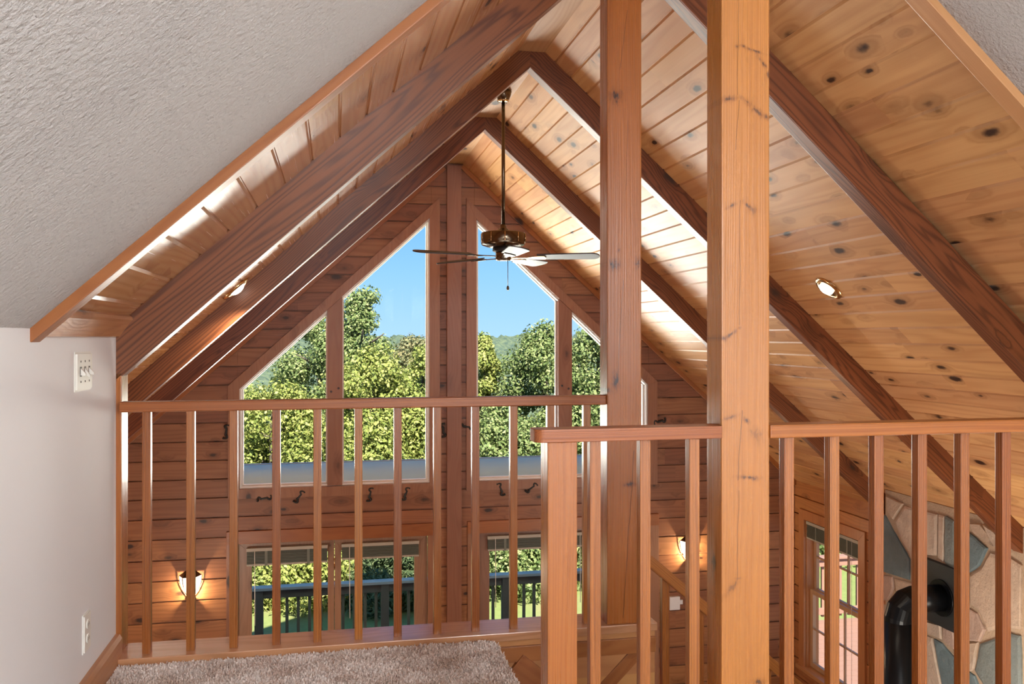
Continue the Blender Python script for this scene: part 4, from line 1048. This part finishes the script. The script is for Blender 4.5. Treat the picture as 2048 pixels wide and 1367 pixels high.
leaf_tree('tree', at(1700, 17.0), 17.0, -1.6, 4.0, M['leafG'], 'tree beyond the tan deck railing outside the side window', 121, 16000, shape='round', zbase=-4.7, size=.08, group=GT)

# ------------------------------------------------------------------ lights
w = bpy.data.worlds.new('sky'); scene.world = w; w.use_nodes = True; nt = w.node_tree; nt.nodes.clear()
out = nt.nodes.new('ShaderNodeOutputWorld'); bg = nt.nodes.new('ShaderNodeBackground'); tc = nt.nodes.new('ShaderNodeTexCoord')
sx = nt.nodes.new('ShaderNodeSeparateXYZ'); nt.links.new(tc.outputs['Generated'], sx.inputs[0])
cr_ = nt.nodes.new('ShaderNodeValToRGB'); nt.links.new(sx.outputs[2], cr_.inputs[0])
el = cr_.color_ramp.elements
el[0].position = 0.0; el[0].color = (.42, .68, .96, 1)
el[1].position = .30; el[1].color = (.085, .33, .78, 1)
e = el.new(.07); e.color = (.30, .60, .95, 1)
e = el.new(.16); e.color = (.165, .46, .90, 1)
nt.links.new(cr_.outputs[0], bg.inputs[0]); bg.inputs[1].default_value = 1.2; nt.links.new(bg.outputs[0], out.inputs[0])

def sun(d, energy, col, ang):
    L = bpy.data.lights.new('sun', 'SUN'); L.energy = energy; L.color = col; L.angle = ang
    o = bpy.data.objects.new('sun', L); COL.objects.link(o); o.rotation_euler = Vector(d).to_track_quat('-Z', 'Y').to_euler(); o.location = (0, 0, 12)
sun((-.10, .66, -.74), 17.0, (1, .93, .80), math.radians(.6))

def area(name, loc, dirv, sx_, sy_, energy, col, spread=math.pi):
    L = bpy.data.lights.new(name, 'AREA'); L.shape = 'RECTANGLE'; L.size = sx_; L.size_y = sy_; L.energy = energy; L.color = col; L.spread = spread
    o = bpy.data.objects.new(name, L); COL.objects.link(o); o.location = (loc[0], loc[1], loc[2] + H); o.rotation_euler = Vector(dirv).to_track_quat('-Z', 'Y').to_euler()
    return o
# added area light in place of sun bounced up off the porch roof
area('porch_bounce_fill', (.8, 10.3, -1.36), (0, -1, .95), 4.8, 1.5, 440, (1, .97, .88), math.radians(90))
# added unseen fill lights: one behind the camera, two low in the great room
def lamp(name, loc, energy, col, r):
    L = bpy.data.lights.new(name, 'POINT'); L.energy = energy; L.color = col; L.shadow_soft_size = r
    o = bpy.data.objects.new(name, L); COL.objects.link(o); o.location = (loc[0], loc[1], loc[2] + H)
lamp('loft_fill', (1.5, -2.1, .72), 315, (.93, .965, 1), .45)
lamp('great_room_fill', (3.6, 4.2, -2.6), 110, (1, .92, .80), .25)
lamp('great_room_fill', (-1.3, 5.4, -2.6), 70, (1, .92, .80), .25)

# ------------------------------------------------------------------ camera
cam = bpy.data.cameras.new('camera'); co = bpy.data.objects.new('camera', cam); COL.objects.link(co)
co.location = (0, 0, H); co.rotation_euler = (math.pi / 2, 0, -TH)
cam.sensor_width = 36; cam.lens = FPX / 2048 * 36; cam.shift_y = (HOR - 683.5) / 2048; cam.clip_start = .05; cam.clip_end = 3000
scene.camera = co
vs = scene.view_settings
scene.display_settings.display_device = 'sRGB'
vs.view_transform = 'Standard'; vs.look = 'None'; vs.gamma = 1.0; vs.use_curve_mapping = False; vs.exposure = 0.0
scene.cycles.max_bounces = 8; scene.cycles.diffuse_bounces = 5; scene.cycles.transparent_max_bounces = 16
scene.cycles.use_denoising = True
scene.cycles.sample_clamp_indirect = 6.0
